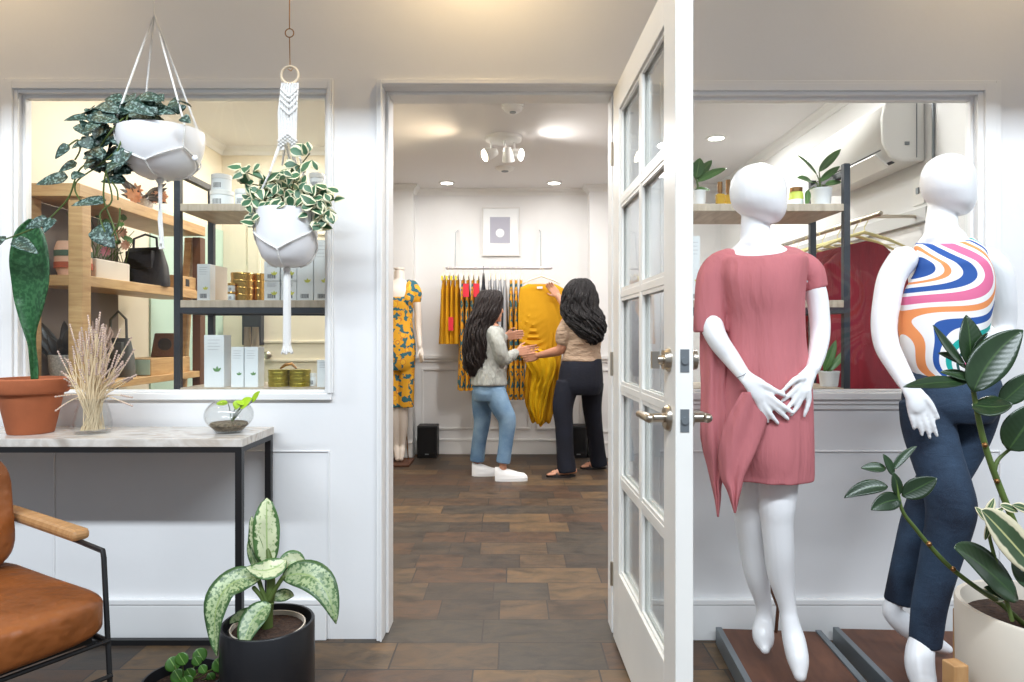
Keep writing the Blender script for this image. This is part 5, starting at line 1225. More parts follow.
def cone(mb, pts, n=20, flat=1): q = cr(pts, 5); mb.tube([P(a, b, c) for a, b, c, e in q], [e*c/F for a, b, c, e in q], n, False, flat)
cone(d, [(742, 263, Ym, 13), (724, 265, Ym, 15.5), (714, 278, Ym, 17), (711, 305, Ym, 16.5), (709.5, 326, Ym, 16), (709.5, 332, Ym, 16)], 24, .8)
cone(d, [(776, 263, Ym, 12), (797, 264, Ym, 13.5), (809, 272, Ym, 14.5), (814, 284, Ym, 12.8), (815.5, 289, Ym, 12)], 24, .9)
d.build('dress', 'pink', t, remesh=.005, sm=5)
def sheet(rows, Yf, amp, freq, nx=18, sub=4, bulge=.03):
    rg = []; rr = cr(rows, sub)
    for i, (py, xl, xr) in enumerate(rr):
        rg.append([P(xl+(xr-xl)*j/nx, py, Yf(xl+(xr-xl)*j/nx, py)-amp*sin(j/nx*freq+py*.01)-bulge*sin(pi*j/nx)) for j in range(nx+1)])
    return MB().rings(rg, cap=False, closed=False)
sheet([(312, 702, 718), (333, 700, 726), (360, 700, 732), (390, 701, 730), (420, 700.5, 733), (445, 702, 735), (465, 707, 731), (482, 711, 722), (500, 715, 720.5), (517, 717.5, 718.5)], lambda x, y: Ym+.03-(y-312)*.0005-(x-700)*.0012, .008, 13).build('side_drape', 'pink', t, solid=.003)
def dfront(x, y):
    u = min(.97, abs(x-757)/(54+max(0, y-400)*.02)); return Ym-.137*(1-u**2.3)**(1/2.3)-.012-max(0, y-440)*.0002
sheet([(392, 742, 764), (405, 734, 768), (425, 724, 766), (450, 718, 757), (475, 720, 745), (490, 727, 741), (502, 731, 738), (513, 734.5, 735.5)], dfront, .005, 11, bulge=.006).build('front_drape', 'pink', t, solid=.003)
MB().tube([P(762, 500, Ym+.10), P(764, 570, Ym+.10), P(778, 607, Ym+.10), P(776, 632, Ym+.14)], .006, 8).build('support_rod', 'baglthr', t)

t = thing('mannequin', 'white faceless mannequin in a sleeveless swirl-print top and dark jeans', 'mannequin', (1.42, Ym, .06))
b = MB()
b.torso([(947, 154.5, Ym, 4, .02), (947, 157, Ym, 13, .045), (947, 163, Ym, 22, .075), (947.5, 172, Ym, 27.5, .092), (947.8, 182, Ym, 29, .097), (949, 192, Ym, 28, .094), (951.5, 200, Ym, 25.2, .085), (955, 206.5, Ym-.003, 20, .071), (959, 212, Ym-.006, 12, .047), (961, 215, Ym-.008, 4, .02)])
b.chain([(943, 192, Ym+.015, 12), (942, 213, Ym+.012, 13.5), (941, 229, Ym+.01, 15), (943, 240, Ym, 20)], 20)
b.torso([(943, 230, Ym, 15, .05), (943, 238, Ym, 24, .052), (944, 246, Ym, 30, .055), (946, 256, Ym, 35, .07), (948, 275, Ym, 38, .10), (946, 300, Ym, 40, .095), (945, 325, Ym, 36, .085), (947, 355, Ym, 40, .10), (950, 385, Ym, 46, .11)])
b.chain([(903, 260, Ym, 14), (892, 277, Ym, 13), (887, 300, Ym, 12.8), (884, 325, Ym-.01, 12), (887, 346, Ym-.03, 11.5), (896, 364, Ym-.08, 10.2), (907, 383, Ym-.13, 8.5)], 16)
b.chain([(988, 259, Ym, 12), (999, 272, Ym, 12), (1004, 298, Ym+.02, 11), (1004, 325, Ym+.05, 10.3), (1001, 340, Ym+.02, 9), (994, 341, Ym-.04, 7)], 16)
b.chain([(1000, 340, Ym-.0, 7.5), (993, 340, Ym-.07, 8)], 12)
fingers(b, [[(993, 336, .01, 3.5), (987, 334, -.01, 3), (981, 333, .005, 2.3)], [(993, 340, .0, 3.5), (986, 340, -.015, 3), (980, 340, .0, 2.3)], [(993, 344, .0, 3.5), (987, 346, -.012, 3), (981, 348, .0, 2.2)], [(994, 348, .0, 3), (989, 351, -.01, 2.6), (984, 354, .0, 2)], [(996, 335, .02, 3.4), (990, 328, .02, 3), (985, 325, .03, 2.3)]], Ym-.08)
Yh2 = Ym-.14
b.chain([(906, 381, Ym-.13, 8.2), (910, 389, Yh2, 8.5), (916, 398, Yh2, 11), (918, 404, Yh2, 11)], 16, flat=.5)
fingers(b, [[(918, 392, 0, 4), (927, 399, -.012, 3.2), (933, 408, -.014, 2.8), (938, 418, -.01, 2.1)], [(924, 402, 0, 3.6), (929, 413, -.006, 2.7), (933, 424, -.006, 2.5), (937, 436, 0, 1.9)], [(919, 405, 0, 3.4), (923, 416, -.002, 2.7), (927, 427, 0, 2.5), (930, 438, .006, 1.8)], [(914, 405, 0, 3.4), (917, 416, .002, 2.7), (920, 426, .004, 2.4), (922, 435, .01, 1.8)], [(909, 402, 0, 3.3), (910, 412, .004, 2.5), (912, 420, .006, 2.3), (914, 429, .012, 1.7)]], Yh2)
b.chain([(926, 610, Ym-.07, 11), (924, 635, Ym-.07, 11.5), (920, 652, Ym-.08, 13), (920, 668, Ym-.10, 13.5), (924, 682, Ym-.13, 12), (930, 692, Ym-.17, 7)], 16)
b.chain([(899, 580, Ym+.085, 7.5), (896, 598, Ym+.09, 8), (892, 611, Ym+.09, 9), (902, 622, Ym+.09, 11), (918, 634, Ym+.09, 10), (935, 643, Ym+.09, 8), (948, 649, Ym+.09, 4.5)], 16)
b.chain([(928, 420, Ym-.02, 13), (949, 510, Ym-.09, 12), (928, 612, Ym-.07, 9.5)], 12); b.chain([(972, 400, Ym+.01, 11), (955, 455, Ym+.04, 11), (921, 520, Ym+.07, 9), (902, 582, Ym+.09, 7)], 12)
b.build('body', 'mannequin', t, remesh=.0042, sm=6)
j = MB()
j.torso([(949, 366, Ym, 42, .115), (951, 380, Ym, 49, .125), (951, 393, Ym, 51, .13), (950, 406, Ym, 50, .13), (950, 420, Ym, 42, .11)])
j.chain([(925, 400, Ym-.01, 23), (928, 425, Ym-.02, 24), (936, 455, Ym-.05, 23), (947, 488, Ym-.08, 22.5), (951, 508, Ym-.09, 22.5), (948, 530, Ym-.09, 20.5), (942, 552, Ym-.08, 18.8), (935, 580, Ym-.07, 17), (929, 608, Ym-.07, 15.8), (925, 645, Ym-.07, 14.6)], 22, round_=False)
j.chain([(974, 398, Ym+.01, 24.5), (968, 425, Ym+.02, 23), (955, 455, Ym+.04, 22), (937, 487, Ym+.06, 20.5), (921, 520, Ym+.07, 17.5), (910, 555, Ym+.08, 15), (902, 585, Ym+.09, 13.5), (898, 603, Ym+.09, 13.2)], 22, round_=False)
jo = j.build('jeans', 'denim', t, remesh=.006, sm=5)
tk = MB(); rows = [(239, 918, 972), (244, 913, 979), (252, 915, 985), (262, 917, 988), (272, 914, 992), (285, 906, 994), (300, 900, 993), (320, 896.5, 990), (340, 898, 986), (357, 903, 985), (368, 910, 984), (376, 916, 980)]
rg = []
for py, xl, xr in cr(rows, 5):
    ring = []
    for q_ in range(72):
        a = 2*pi*q_/72; ca, sa = cos(a), sin(a); e_ = 5-2.4*min(1, max(0, (py-255)/60)); q = (abs(ca)**e_+abs(sa)**e_)**(-1/e_); rx = (xr-xl)/2; ry = .070+.062*min(1, max(0, (py-240)/26))-.01*max(0, (py-300)/70)
        g = 1+max(0, (py-300)/75)*.03*sin(7*a+1)
        slant = -.03*(ca)*max(0, (py-350)/26)*-1
        dip = .022*max(0, -sa)*max(0, 1-(py-241)/12)
        ring.append(turned((xl+xr)/2, py, Ym, rx*Ym/F*ca*q*g, ry*sa*q*g, slant*.6-dip))
    rg.append(ring)
tk.rings(rg); tk.build('sleeveless_top', 'swirl', t, remesh=.005, sm=3)

# floral mannequin in the shop
Yq = 6.0
t = thing('mannequin', 'headless cream mannequin in an orange floral cropped jumpsuit behind the doorway', 'mannequin', (P(403, 0, Yq).x, Yq, .02))
b = MB(); b.chain([(402, 272, Yq, 5), (402, 284, Yq, 5.3)], 14); b.torso([(402, 280, Yq, 6, .05), (402, 285, Yq, 15, .06), (402, 293, Yq, 17, .09), (402, 310, Yq, 13, .09), (402, 325, Yq, 11, .08), (402, 345, Yq, 15, .11), (402, 360, Yq, 14, .1)])
for sx in (1, -1):
    X = lambda x: 402+sx*(x-402)
    b.chain([(X(416), 289, Yq, 4.5), (X(420), 305, Yq, 3.8), (X(421), 325, Yq, 3.5), (X(422.5), 346, Yq-.05, 2.6)], 10)
    b.chain([(X(422.5), 346, Yq-.05, 2.6), (X(424), 354, Yq-.06, 3.2)], 10, flat=.5)
    for q_ in range(4): b.chain([(X(422.6+q_*.9), 355, Yq-.05-.012*q_, .9), (X(423+q_*1.1), 363-abs(q_-1), Yq-.05-.014*q_, .7)], 6)
    b.chain([(X(421.5), 351, Yq-.08, .9), (X(420.5), 358, Yq-.1, .7)], 6)
    b.chain([(X(409), 360, Yq, 8), (X(407), 400, Yq, 5.5), (X(406), 410, Yq, 5.2), (X(406), 425, Yq, 4.8), (X(405.5), 444, Yq, 2.8), (X(404.5), 452, Yq-.03, 3.5), (X(404), 459, Yq-.07, 2.2)], 12)
b.build('body', 'mannequin2', t, remesh=.007, sm=4)
MB().lathe([(0, 0), (.05, 0), (.048, .014), (.02, .02), (0, .02)], P(402, 269.5, Yq), 20).build('neck_cap', 'mannequin2', t)
j = MB(); j.torso([(402, 297, Yq, 13, .095), (402, 303, Yq, 14.5, .105), (402, 322, Yq, 13.2, .10), (402, 345, Yq, 16.5, .125), (402, 362, Yq, 16, .125), (402, 370, Yq, 14, .1)])
for sx in (1, -1):
    X = lambda x: 402+sx*(x-402)
    j.chain([(X(410), 355, Yq, 8), (X(409), 380, Yq, 8.2), (X(408), 407, Yq, 8.6)], 14, round_=False)
    j.chain([(X(412), 283.5, Yq, 4.2), (X(411.5), 290, Yq-.03, 4.6), (X(411), 300, Yq-.05, 5.5)], 12); j.chain([(X(416), 284, Yq, 4), (X(419), 292, Yq, 5.5), (X(419.5), 300, Yq, 4.6)], 12)
j.build('jumpsuit', 'floral', t, remesh=.008, sm=2)
q = P(403, 0, Yq)
MB().box((q.x-.14, Yq-.2, 0), (q.x+.11, Yq+.13, .018)).build('base_plate', 'brownwood', t, smooth=False, bevel=.004)
MB().tube([P(409, 430, Yq+.05), (P(410, 0, Yq).x, Yq+.06, .018)], .006, 8).build('support_rod', 'brass', t)
t.matrix_basis = Matrix.Translation(t.location-Vector((.025, 0, 0)))

# ================================================================ THE TWO WOMEN
def hand(mb, W, D, S, Nn, sc_=1, curl=.35):
    W = Vector(W); D = Vector(D).normalized(); S = Vector(S); S = (S-D*S.dot(D)).normalized(); Nn = D.cross(S).normalized() if Nn is None else Vector(Nn)
    for u in (-.03, -.012, .006, .024): mb.tube([W+S*u*.5*sc_, W+(D*.045+S*u)*sc_, W+(D*.085+S*u)*sc_], [.014*sc_, .015*sc_, .012*sc_], 8, True)
    for u, l in ((-.033, .058), (-.012, .074), (.010, .078), (.031, .070)):
        p0 = W+(D*.085+S*u)*sc_; p1 = p0+(D*.45*l+Nn*.2*l*curl)*sc_*1; p2 = p1+(D*.33*l+Nn*.6*l*curl)*sc_; p3 = p2+(D*.2*l+Nn*.8*l*curl)*sc_
        mb.tube([p0, p1, p2, p3], [.0088*sc_, .0082*sc_, .0075*sc_, .006*sc_], 8, True)
    p0 = W+(D*.025+S*.025)*sc_; p1 = p0+(D*.03+S*.028)*sc_; p2 = p1+(D*.03+S*.012+Nn*.01)*sc_
    mb.tube([p0, p1, p2], [.012*sc_, .0095*sc_, .007*sc_], 8, True)
def head(mb, C, fwd, r=.1):
    C = Vector(C); f = Vector(fwd).normalized(); s_ = Vector((0, 0, 1)).cross(f).normalized(); m = Matrix((f, s_, Vector((0, 0, 1)))).transposed()
    mb.ball(C+Vector((0, 0, .02)), (.095, .076, .10), 18, m); mb.ball(C+f*.028+Vector((0, 0, -.045)), (.062, .058, .072), 16, m)
    mb.ball(C+f*.068+Vector((0, 0, -.095)), (.022, .026, .018), 10, m)
    mb.tube([C+f*.082+Vector((0, 0, .012)), C+f*.103+Vector((0, 0, -.028)), C+f*.088+Vector((0, 0, -.036))], [.008, .013, .009], 8, True)
    mb.tube([C+f*.083+s_*.02+Vector((0, 0, -.066)), C+f*.09+Vector((0, 0, -.064)), C+f*.083-s_*.02+Vector((0, 0, -.066))], .007, 8, True)
    for q_ in (-1, 1):
        mb.ball(C+s_*q_*.077+Vector((0, 0, -.015)), (.018, .009, .03), 8, m); mb.ball(C+f*.078+s_*q_*.03+Vector((0, 0, .028)), (.008, .018, .006), 8, m)
def eyes(C, fwd, parent):
    C = Vector(C); f = Vector(fwd).normalized(); s_ = Vector((0, 0, 1)).cross(f).normalized()
    for q_ in (-1, 1): MB().ball(C+f*.074+s_*q_*.031+Vector((0, 0, .008)), .013, 10).build('eye', 'ink', parent)
def hairmesh(rows, n=40, seed=0, amp=.05):
    rg = []; q = cr(rows, 5)
    for i, (px, py, Y, rx, ry) in enumerate(q):
        c_ = P(px, py, Y); ring = []; v = i/len(q)
        for k_ in range(n):
            a = 2*pi*k_/n; g = 1+amp*v*(sin(8*a+seed+py*.05)+.6*sin(13*a+py*.11))+.02*sin(17*a)
            ring.append(c_+Vector((rx*Y/F*cos(a)*g, ry*sin(a)*g, -.015*v*sin(9*a+seed))))
        rg.append(ring)
    return MB().rings(rg)
def strands(mb, rows, n, seed, wav=.010, y0=0.0):
    rd = random.Random(seed); q = cr(rows, 4)
    for _ in range(n):
        a = rd.uniform(0, 2*pi); ph = rd.uniform(0, 6); i0 = rd.randint(1, 5); i1 = rd.randint(len(q)-8, len(q)-1); pts = []
        for i in range(i0, i1):
            px, py, Y, rx, ry = q[i]; v = i/len(q); s_ = wav*v
            pts.append(P(px, py, Y)+Vector((rx*Y/F*cos(a)*1.0+s_*sin(i*.9+ph), ry*sin(a)*1.0+s_*cos(i*.8+ph), 0)))
        if len(pts) > 3: mb.tube(pts, [.009]*(len(pts)-3)+[.007, .005, .002], 6)
    return mb
# woman on the left
Yw = 5.38
t = thing('person', 'woman with very long dark hair, grey long-sleeved shirt, blue jeans and white sneakers', 'person', (P(493, 0, Yw).x, Yw, 0))
hc = P(491, 307, Yw); fw_ = (.93, .37, -.12)
b = MB(); head(b, hc, fw_); b.chain([(490, 312, Yw, 6), (489, 328, Yw, 6)], 12)
b.torso([(489, 322, Yw, 6, .06), (489, 330, Yw, 14, .12), (489, 345, Yw, 13, .13), (488, 365, Yw, 12, .11), (488, 385, Yw, 14, .13), (488, 395, Yw, 12, .12)])
b.chain([(492, 333, Yw-.12, 5.5), (499, 347, Yw-.15, 4.8), (502, 358, Yw-.13, 4.6), (509, 356, Yw-.05, 4.2), (516, 352, Yw+.0, 3)], 12)
b.chain([(490, 333, Yw+.1, 5), (496, 343, Yw+.15, 4.6), (501, 340, Yw+.16, 4), (505, 336, Yw+.16, 3)], 12)
hand(b, P(516, 352, Yw), (.85, .35, .12), (0, .1, 1), None, 1.0, .8)
hand(b, P(505, 336, Yw+.16), (.95, .2, .1), (0.1, -.2, 1), None, 1.0, .15)
LA = [(482, 390, Yw+.06), (482, 408, Yw+.07), (482, 423, Yw+.07), (479, 442, Yw+.08), (477, 462, Yw+.09)]; LB = [(494, 390, Yw-.06), (501, 407, Yw-.08), (507, 420, Yw-.09), (506, 440, Yw-.10), (503, 463, Yw-.11)]
for Lc in (LA, LB): b.chain([(x, y, Y, rr) for (x, y, Y), rr in zip(Lc, (8, 7, 5.5, 5, 3.6))], 12)
for (x, y, Y) in (LA[-1], LB[-1]): b.chain([(x, y-2, Y, 3.6), (x+1, 468 if Y > Yw else 472, Y, 4), (x+12, 470 if Y > Yw else 474, Y, 3)], 10)
b.build('body', 'skin', t, remesh=.0055, sm=3); eyes(hc, fw_, t)
s_ = MB()
s_.torso([(489, 324, Yw, 8, .07), (489, 330, Yw, 15, .13), (490, 345, Yw, 15, .145), (489, 362, Yw, 15.5, .14), (489, 376, Yw, 17.5, .16), (489, 385, Yw, 18.5, .165)], fold=lambda a, py: .03*sin(7*a+py*.05)*max(0, (py-340)/45))
s_.chain([(493, 333, Yw-.11, 7.5), (499, 346, Yw-.15, 7.2), (503, 358, Yw-.13, 7.2), (509, 357, Yw-.06, 6), (515, 353, Yw-.01, 4.6)], 14)
s_.chain([(490, 333, Yw+.1, 7), (496, 344, Yw+.14, 6.4), (500, 341, Yw+.15, 5.6), (504, 337, Yw+.16, 4.4)], 14)
s_.build('shirt', 'greyshirt', t, remesh=.008, sm=4)
j = MB(); j.torso([(489, 383, Yw, 15, .14), (489, 392, Yw, 16.5, .155), (489, 400, Yw, 15, .14)])
for Lc, rs in ((LA, (10.5, 10, 8.2, 7.4, 7.4)), (LB, (11.5, 10.5, 9.2, 7.4, 7.2))): j.chain([(x, min(y, 461 if Lc is LA else 463), Y, rr) for (x, y, Y), rr in zip(Lc, rs)], 16, round_=False)
j.build('jeans', 'bluedenim', t, remesh=.008, sm=4)
HR = [(490, 290.5, Yw-.0, 3, .03), (490.5, 292, Yw, 9, .075), (489.5, 298, Yw-.01, 12.5, .098), (488, 305, Yw-.02, 13, .108), (485.5, 314, Yw-.04, 13, .108), (480, 324, Yw-.06, 12, .1), (477.5, 338, Yw-.08, 12, .09), (476, 354, Yw-.09, 11.5, .08), (475, 366, Yw-.09, 9.5, .06), (474, 375, Yw-.09, 5, .03)]
strands(hairmesh(HR, seed=1, amp=.06), HR, 70, 1, 0.022).build('hair', 'hairbrown', t, sub=0)
def sneaker(heel, toe, Y, yb):
    H = P(heel, 0, Y); T = P(toe, 0, Y); Lh = T.x-H.x; rows_ = []
    sh = MB(); rg = []; sole = MB(); rs = []
    for i in range(13):
        v = i/12; w0 = .032+.018*sin(pi*min(1, v*.9+.1)) if v < .97 else .02; hgt_ = .085-.045*min(1, max(0, (v-.2)/.6)); 
        if v > .9: hgt_ *= 1-(v-.9)*6; w0 *= 1-(v-.9)*4
        if v < .06: w0 *= .7
        x = H.x+Lh*v; rg.append([Vector((x, Y+w0*cos(a), .022+max(0, sin(a))**.8*hgt_)) for a in [pi*q_/10 for q_ in range(11)]]+[Vector((x, Y-w0, .02)), Vector((x, Y+w0, .02))])
        rs.append([Vector((x+(.004 if v > .9 else 0), Y+w0*1.06*a_, z_)) for a_, z_ in ((1, .0), (1, .026), (-1, .026), (-1, 0))])
    o = sh.rings(rg).build('sneaker', 'canvas', t); sole.rings(rs).build('sole', 'canvas', o)
    lc = MB()
    for i in range(4): x = H.x+Lh*(.42+.08*i); lc.tube([(x, Y-.022, .075-.009*i), (x+.004, Y, .088-.009*i), (x, Y+.022, .075-.009*i)], .003, 5)
    lc.build('laces', 'canvas', o)
sneaker(472, 497.5, Yw+.08, 475); sneaker(495, 527, Yw-.11, 481)

# woman on the right
Yv = 5.52
t = thing('person', 'woman seen from behind with black wavy hair, taupe t-shirt, dark jeans and sandals', 'person', (P(582, 0, Yv).x, Yv, 0))
hc = P(579, 297, Yv); fw_ = (-.7, .7, -.1)
b = MB(); head(b, hc, fw_); b.chain([(580, 305, Yv, 6), (582, 320, Yv, 6)], 12)
b.torso([(582, 312, Yv, 6, .06), (582, 320, Yv, 16, .1), (582, 335, Yv, 16, .12), (582, 352, Yv, 15, .1), (581, 372, Yv, 19, .13), (580, 388, Yv, 17, .12)])
b.chain([(566, 323, Yv-.02, 6), (563, 338, Yv-.03, 5.6), (561, 349, Yv-.01, 5.2), (550, 353, Yv+.09, 4.4), (538, 355.5, Yv+.2, 3)], 12)
b.chain([(574, 320, Yv+.12, 6), (569, 312, Yv+.2, 5), (564, 304, Yv+.28, 4.2), (558, 296, Yv+.31, 3)], 12)
hand(b, P(538, 355.5, Yv+.2), (-.9, .3, -.2), (.0, -.1, 1), None, 1.0, .5)
hand(b, P(558, 296, Yv+.31), (-.6, .1, .75), (-.7, 0, -.5), None, .9, .5)
LA = [(568, 383, Yv-.04), (563, 405, Yv-.06), (564, 425, Yv-.08), (565, 450, Yv-.10), (567, 472, Yv-.11)]; LB = [(592, 383, Yv+.05), (592, 405, Yv+.10), (594, 425, Yv+.15), (597, 450, Yv+.19), (599, 465, Yv+.21)]
for Lc in (LA, LB): b.chain([(x, y, Y, rr) for (x, y, Y), rr in zip(Lc, (8, 7, 5.5, 5, 3.5))], 12)
for heel, toe, Y in ((574, 547, Yv-.12), (605, 581, Yv+.21)):
    H = P(heel, 0, Y); T = P(toe, 0, Y); dx = T.x-H.x
    b.tube([Vector((H.x, Y, .05)), Vector((H.x+dx*.2, Y, .055)), Vector((H.x+dx*.5, Y, .04)), Vector((H.x+dx*.75, Y, .03))], [.026, .032, .030, .024], 12, True)
    for q_ in range(5): b.tube([Vector((H.x+dx*.74, Y-.03+q_*.014, .026)), Vector((H.x+dx*(1-.03*abs(q_-1)), Y-.034+q_*.016, .022))], [.010, .0075], 8, True)
    b.tube([Vector((H.x+dx*.2, Y, .06)), Vector((P(567 if Y < Yv else 599, 0, Y).x, Y, .14))], [.03, .03], 10, True)
b.build('body', 'skin', t, remesh=.0055, sm=3); eyes(hc, fw_, t)
for heel, toe, Y in ((575.5, 546, Yv-.12), (606.5, 580, Yv+.21)):
    H = P(heel, 0, Y); T = P(toe, 0, Y); so = MB(); m_ = (H.x+T.x)/2; l = abs(T.x-H.x)/2
    so.prism([Vector((m_+l*cos(a), Y+.042*sin(a)*(1 if cos(a) < 0 else .85), .001)) for a in [2*pi*q_/20 for q_ in range(20)]], (0, 0, .016))
    o = so.build('sandal', 'bagblack', t, smooth=False)
    so = MB(); so.tube([Vector((m_-l*.25, Y-.04, .014)), Vector((m_-l*.35, Y, .062)), Vector((m_-l*.25, Y+.04, .014))], .005, 6); so.build('strap', 'bagblack', o)
s_ = MB()
s_.torso([(583, 313, Yv, 7, .07), (583, 318, Yv, 15, .11), (583, 328, Yv, 19, .14), (583, 343, Yv, 18.5, .14), (582, 352, Yv, 18.5, .135), (581.5, 361, Yv, 20, .15)], fold=lambda a, py: .02*sin(5*a+py*.25))
s_.chain([(570, 321, Yv-.02, 8), (565, 332, Yv-.03, 8.8), (563.5, 339, Yv-.03, 8.4)], 14); s_.chain([(576, 320, Yv+.1, 8), (571, 314, Yv+.17, 7.5)], 14)
s_.build('t_shirt', 'beigeshirt', t, remesh=.008, sm=3)
j = MB(); j.torso([(582, 358, Yv, 19.5, .14), (581, 370, Yv, 21.5, .16), (580.5, 385, Yv, 22.5, .165), (580, 394, Yv, 19, .14)])
for Lc, rs in ((LA, (12, 10.6, 9.2, 8.8, 9.8)), (LB, (12, 9.8, 8.6, 8.2, 8.8))): j.chain([(x, min(y, 472 if Lc is LA else 465), Y, rr) for (x, y, Y), rr in zip(Lc, rs)], 16, round_=False)
j.build('jeans', 'blackdenim', t, remesh=.008, sm=3)
HR = [(581, 279, Yv, 4, .03), (580.5, 281, Yv, 9, .07), (580, 288, Yv-.01, 14.5, .11), (580, 297, Yv-.02, 17, .125), (580, 307, Yv-.03, 18, .125), (583, 316, Yv-.06, 19.5, .12), (587, 324, Yv-.09, 17.5, .1), (590, 332, Yv-.11, 13, .08), (592, 339, Yv-.12, 8, .05), (593, 344, Yv-.12, 3, .02)]
strands(hairmesh(HR, seed=4, amp=.06), HR, 90, 4, 0.03).build('hair', 'hair', t)
MB().tube([P(541, 353.5, Yv+.18), P(541.5, 358, Yv+.18)], .018, 10).build('wristwatch', 'ink', t)

# ================================================================ RUBBER PLANT, RIGHT FOREGROUND
Yr_ = 1.58; k = Yr_/F; c = P(1052, 0, Yr_); r = 82*k; rim = P(0, 609, Yr_).z; zb = .17
c.z = 0
t = thing('plant_stand', 'wooden plant stand leg beside the big cream planter', 'plant stand', c)
for ang in (188, 278, 8, 98):
    a = R(ang+0); q = Vector((c.x+cos(a)*(r+.062), c.y+sin(a)*(r+.062), 0)); MB().box((q.x-.019, q.y-.019, 0), (q.x+.019, q.y+.019, .395), a).build('leg', 'armwood', t, smooth=False, bevel=.003)
for a in (R(188), R(278)):
    m = Matrix.Rotation(a, 3, 'Z'); q = [m @ Vector(p)+Vector((c.x, c.y, 0)) for p in ((-r-.045, -.012, zb-.03), (r+.045, -.012, zb-.03), (r+.045, .012, zb-.03), (-r-.045, .012, zb-.03))]
    MB().prism(q, (0, 0, .028)).build('cross_rail', 'armwood', t, smooth=False)
c.z = zb
t = thing('rubber_plant', 'large dark-leaved rubber plant in a big cream cylinder planter on wooden legs', 'potted plant', c)
h = rim-zb
MB().lathe([(0, 0), (r*.93, 0), (r*.97, .012), (r, h-.006), (r*.985, h), (r*.93, h), (r*.92, h-.05), (0, h-.055)], (0, 0, 0), 72).build('pot', 'creampot', t, local=True)
MB().lathe([(0, h-.07), (r*.92, h-.07), (r*.9, h-.045), (0, h-.03)], (0, 0, 0), 40).build('soil', 'soil', t, local=True)
st = MB(); ch_ = st.chain; st.chain = lambda pts, n=12: ch_([(a_, b_, y_, r_*.78) for a_, b_, y_, r_ in pts], n)
Yc = 1.55
st.chain([(1046, 632, 1.6, 4.5), (1038, 590, 1.58, 4.2), (1024, 548, 1.56, 4.2), (1012, 518, Yc, 4.0), (1000, 488, Yc, 3.9), (989, 458, Yc, 3.7), (981, 430, Yc, 3.5), (975, 400, Yc, 3), (971, 375, Yc, 2.5), (969, 358, Yc, 2)], 12)
st.chain([(1030, 630, 1.58, 3.4), (1000, 603, 1.54, 3.2), (977, 588, 1.5, 3), (950, 567, 1.5, 3), (929, 545, 1.5, 2.9), (915, 528, 1.5, 2.6), (903, 512, 1.5, 2.3), (898, 494, 1.5, 2), (896, 480, 1.5, 1.6)], 12)
st.chain([(994, 472, Yc, 3), (998, 460, Yc, 2.3), (1010, 449, Yc, 1.9)], 10)
st.chain([(1012, 620, 1.5, 2.6), (998, 570, 1.5, 2.4), (989, 535, 1.5, 2), (986, 515, 1.5, 1.6)], 10)
st.build('stem', 'stem', t)
for x, y, Y in ((985, 445, Yc), (997, 481, Yc), (929, 544, 1.5), (953, 569, 1.5)): st = MB(); st.ball(P(x, y, Y-.008), .006, 8); st.build('bud_scar', 'brass', t)
lf = MB()
U = dict(Y=Yc)
lv(lf, (970, 366), (966, 315), 27, dT=.02, nrm=(.1, -1, .2), **U); lv(lf, (966, 368), (933, 325), 17, mid=(947, 347), dT=-.02, nrm=(.3, -.8, .5), **U)
lv(lf, (964, 364), (938, 353), 12, nrm=(0, -.7, .7), **U); lv(lf, (964, 382), (903, 387), 15, mid=(935, 383), dT=-.05, nrm=(0, -.8, .7), **U)
lv(lf, (973, 392), (1023, 330), 35, mid=(994, 356), dB=-.02, dT=-.02, nrm=(-.5, -.8, .0), **U); lv(lf, (970, 362), (988, 333), 9, mid=(975, 345), nrm=(.7, -.5, .2), **U)
lv(lf, (966, 374), (955, 386), 12, nrm=(0, -.8, .6), **U); lv(lf, (972, 404), (1013, 404), 25, mid=(992, 407), dT=-.06, nrm=(.0, -.85, .5), **U)
lv(lf, (975, 380), (940, 372), 13, nrm=(0, -.7, .6), **U); lv(lf, (1000, 404), (1036, 372), 22, dB=.0, dT=-.02, nrm=(-.3, -.9, .2), **U)
lv(lf, (1008, 450), (1040, 402), 36, dB=-.02, dT=-.04, nrm=(-.3, -.9, .1), **U)
U = dict(Y=1.5)
lv(lf, (888, 487), (844, 498), 15, mid=(866, 488), nrm=(0, -.8, .6), **U); lv(lf, (886, 468), (861, 468), 11, nrm=(0, -.8, .6), **U); lv(lf, (893, 475), (883, 454), 10, nrm=(.2, -.9, .3), **U)
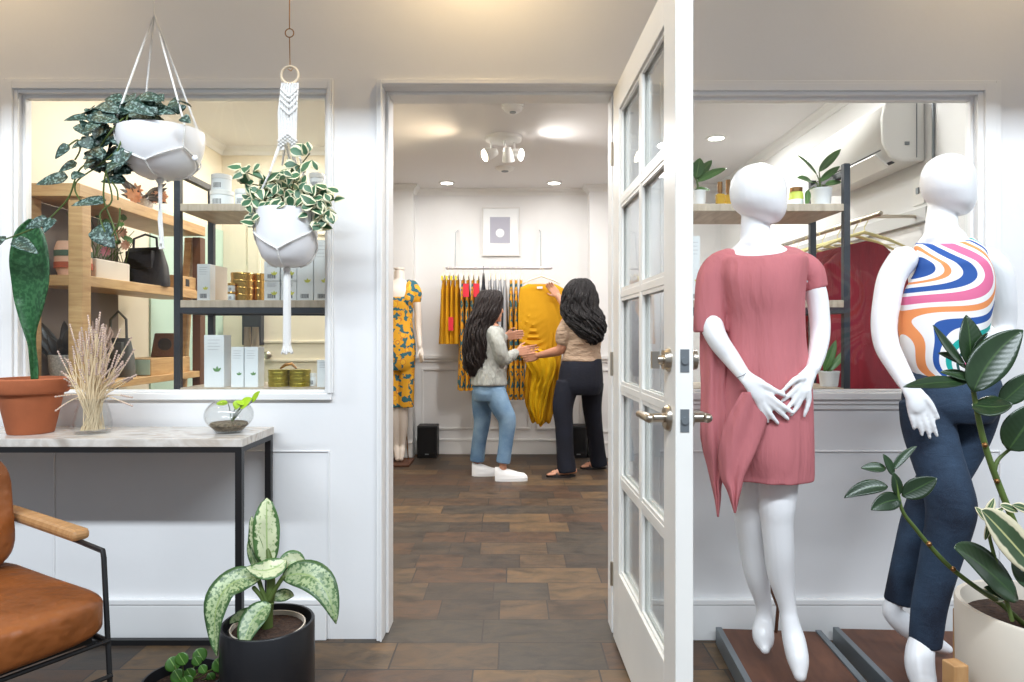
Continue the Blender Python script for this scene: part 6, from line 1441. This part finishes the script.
lv(lf, (893, 470), (917, 446), 8, mid=(904, 456), nrm=(-.3, -.8, .5), **U); lv(lf, (902, 496), (937, 478), 20, mid=(920, 487), dT=-.03, nrm=(0, -.9, .5), **U); lv(lf, (901, 500), (871, 510), 18, mid=(886, 502), dT=-.03, nrm=(0, -.9, .4), **U)
lv(lf, (898, 496), (893, 472), 12, nrm=(.1, -1, .2), **U); lv(lf, (1018, 600), (954, 548), 40, mid=(982, 566), dT=-.06, nrm=(-.15, -.8, .75), **U); lv(lf, (1012, 598), (984, 587), 13, nrm=(0, -.8, .6), **U)
lv(lf, (1035, 590), (1012, 560), 26, dT=.04, nrm=(0, -.8, .5), **U); lv(lf, (1030, 620), (1060, 570), 30, nrm=(0, -.8, .5), **U)
lf.build('foliage', 'rubber', t, solid=.0015)
lf = MB(); lv(lf, (1040, 575), (981, 510), 36, mid=(1004, 534), dT=-.05, nrm=(-.2, -.85, .5), **U); lv(lf, (988, 520), (1003, 508), 9, **U); lv(lf, (986, 520), (975, 507), 9, **U); lv(lf, (986, 515), (994, 498), 8, **U); lv(lf, (1000, 505), (1018, 512), 9, **U); lv(lf, (985, 540), (990, 516), 6, **U); lv(lf, (1028, 510), (1012, 505), 10, **U)
lv(lf, (1004, 600), (978, 590), 12, dB=.03, dT=.05, **U)
lf.build('foliage', 'variegated', t, solid=.0015, label='cream-edged variegated leaves')

# warm lamp above the frame on the porch ceiling; its two copies are added
t = thing('porch_lamp', 'small warm lamp on the porch ceiling above the doorway', 'lamp', (-.12, 2.27, CEILZ))
MB().lathe([(0, -.0), (.07, 0), (.07, -.03), (.03, -.05), (0, -.05)], (0, 0, 0), 24).build('ceiling_plate', 'plasticwhite', t, local=True)
MB().lathe([(.012, -.05), (.012, -.12), (.02, -.13), (0, -.13)], (0, 0, 0), 16).build('socket', 'brass', t, local=True)
dup(t, (-2.1, 2.0, CEILZ), 0, 'unseen warm lamp added on the porch ceiling above the snake plant'); dup(t, (1.9, 2.0, CEILZ), 0, 'unseen warm lamp added on the porch ceiling above the mannequin in jeans')
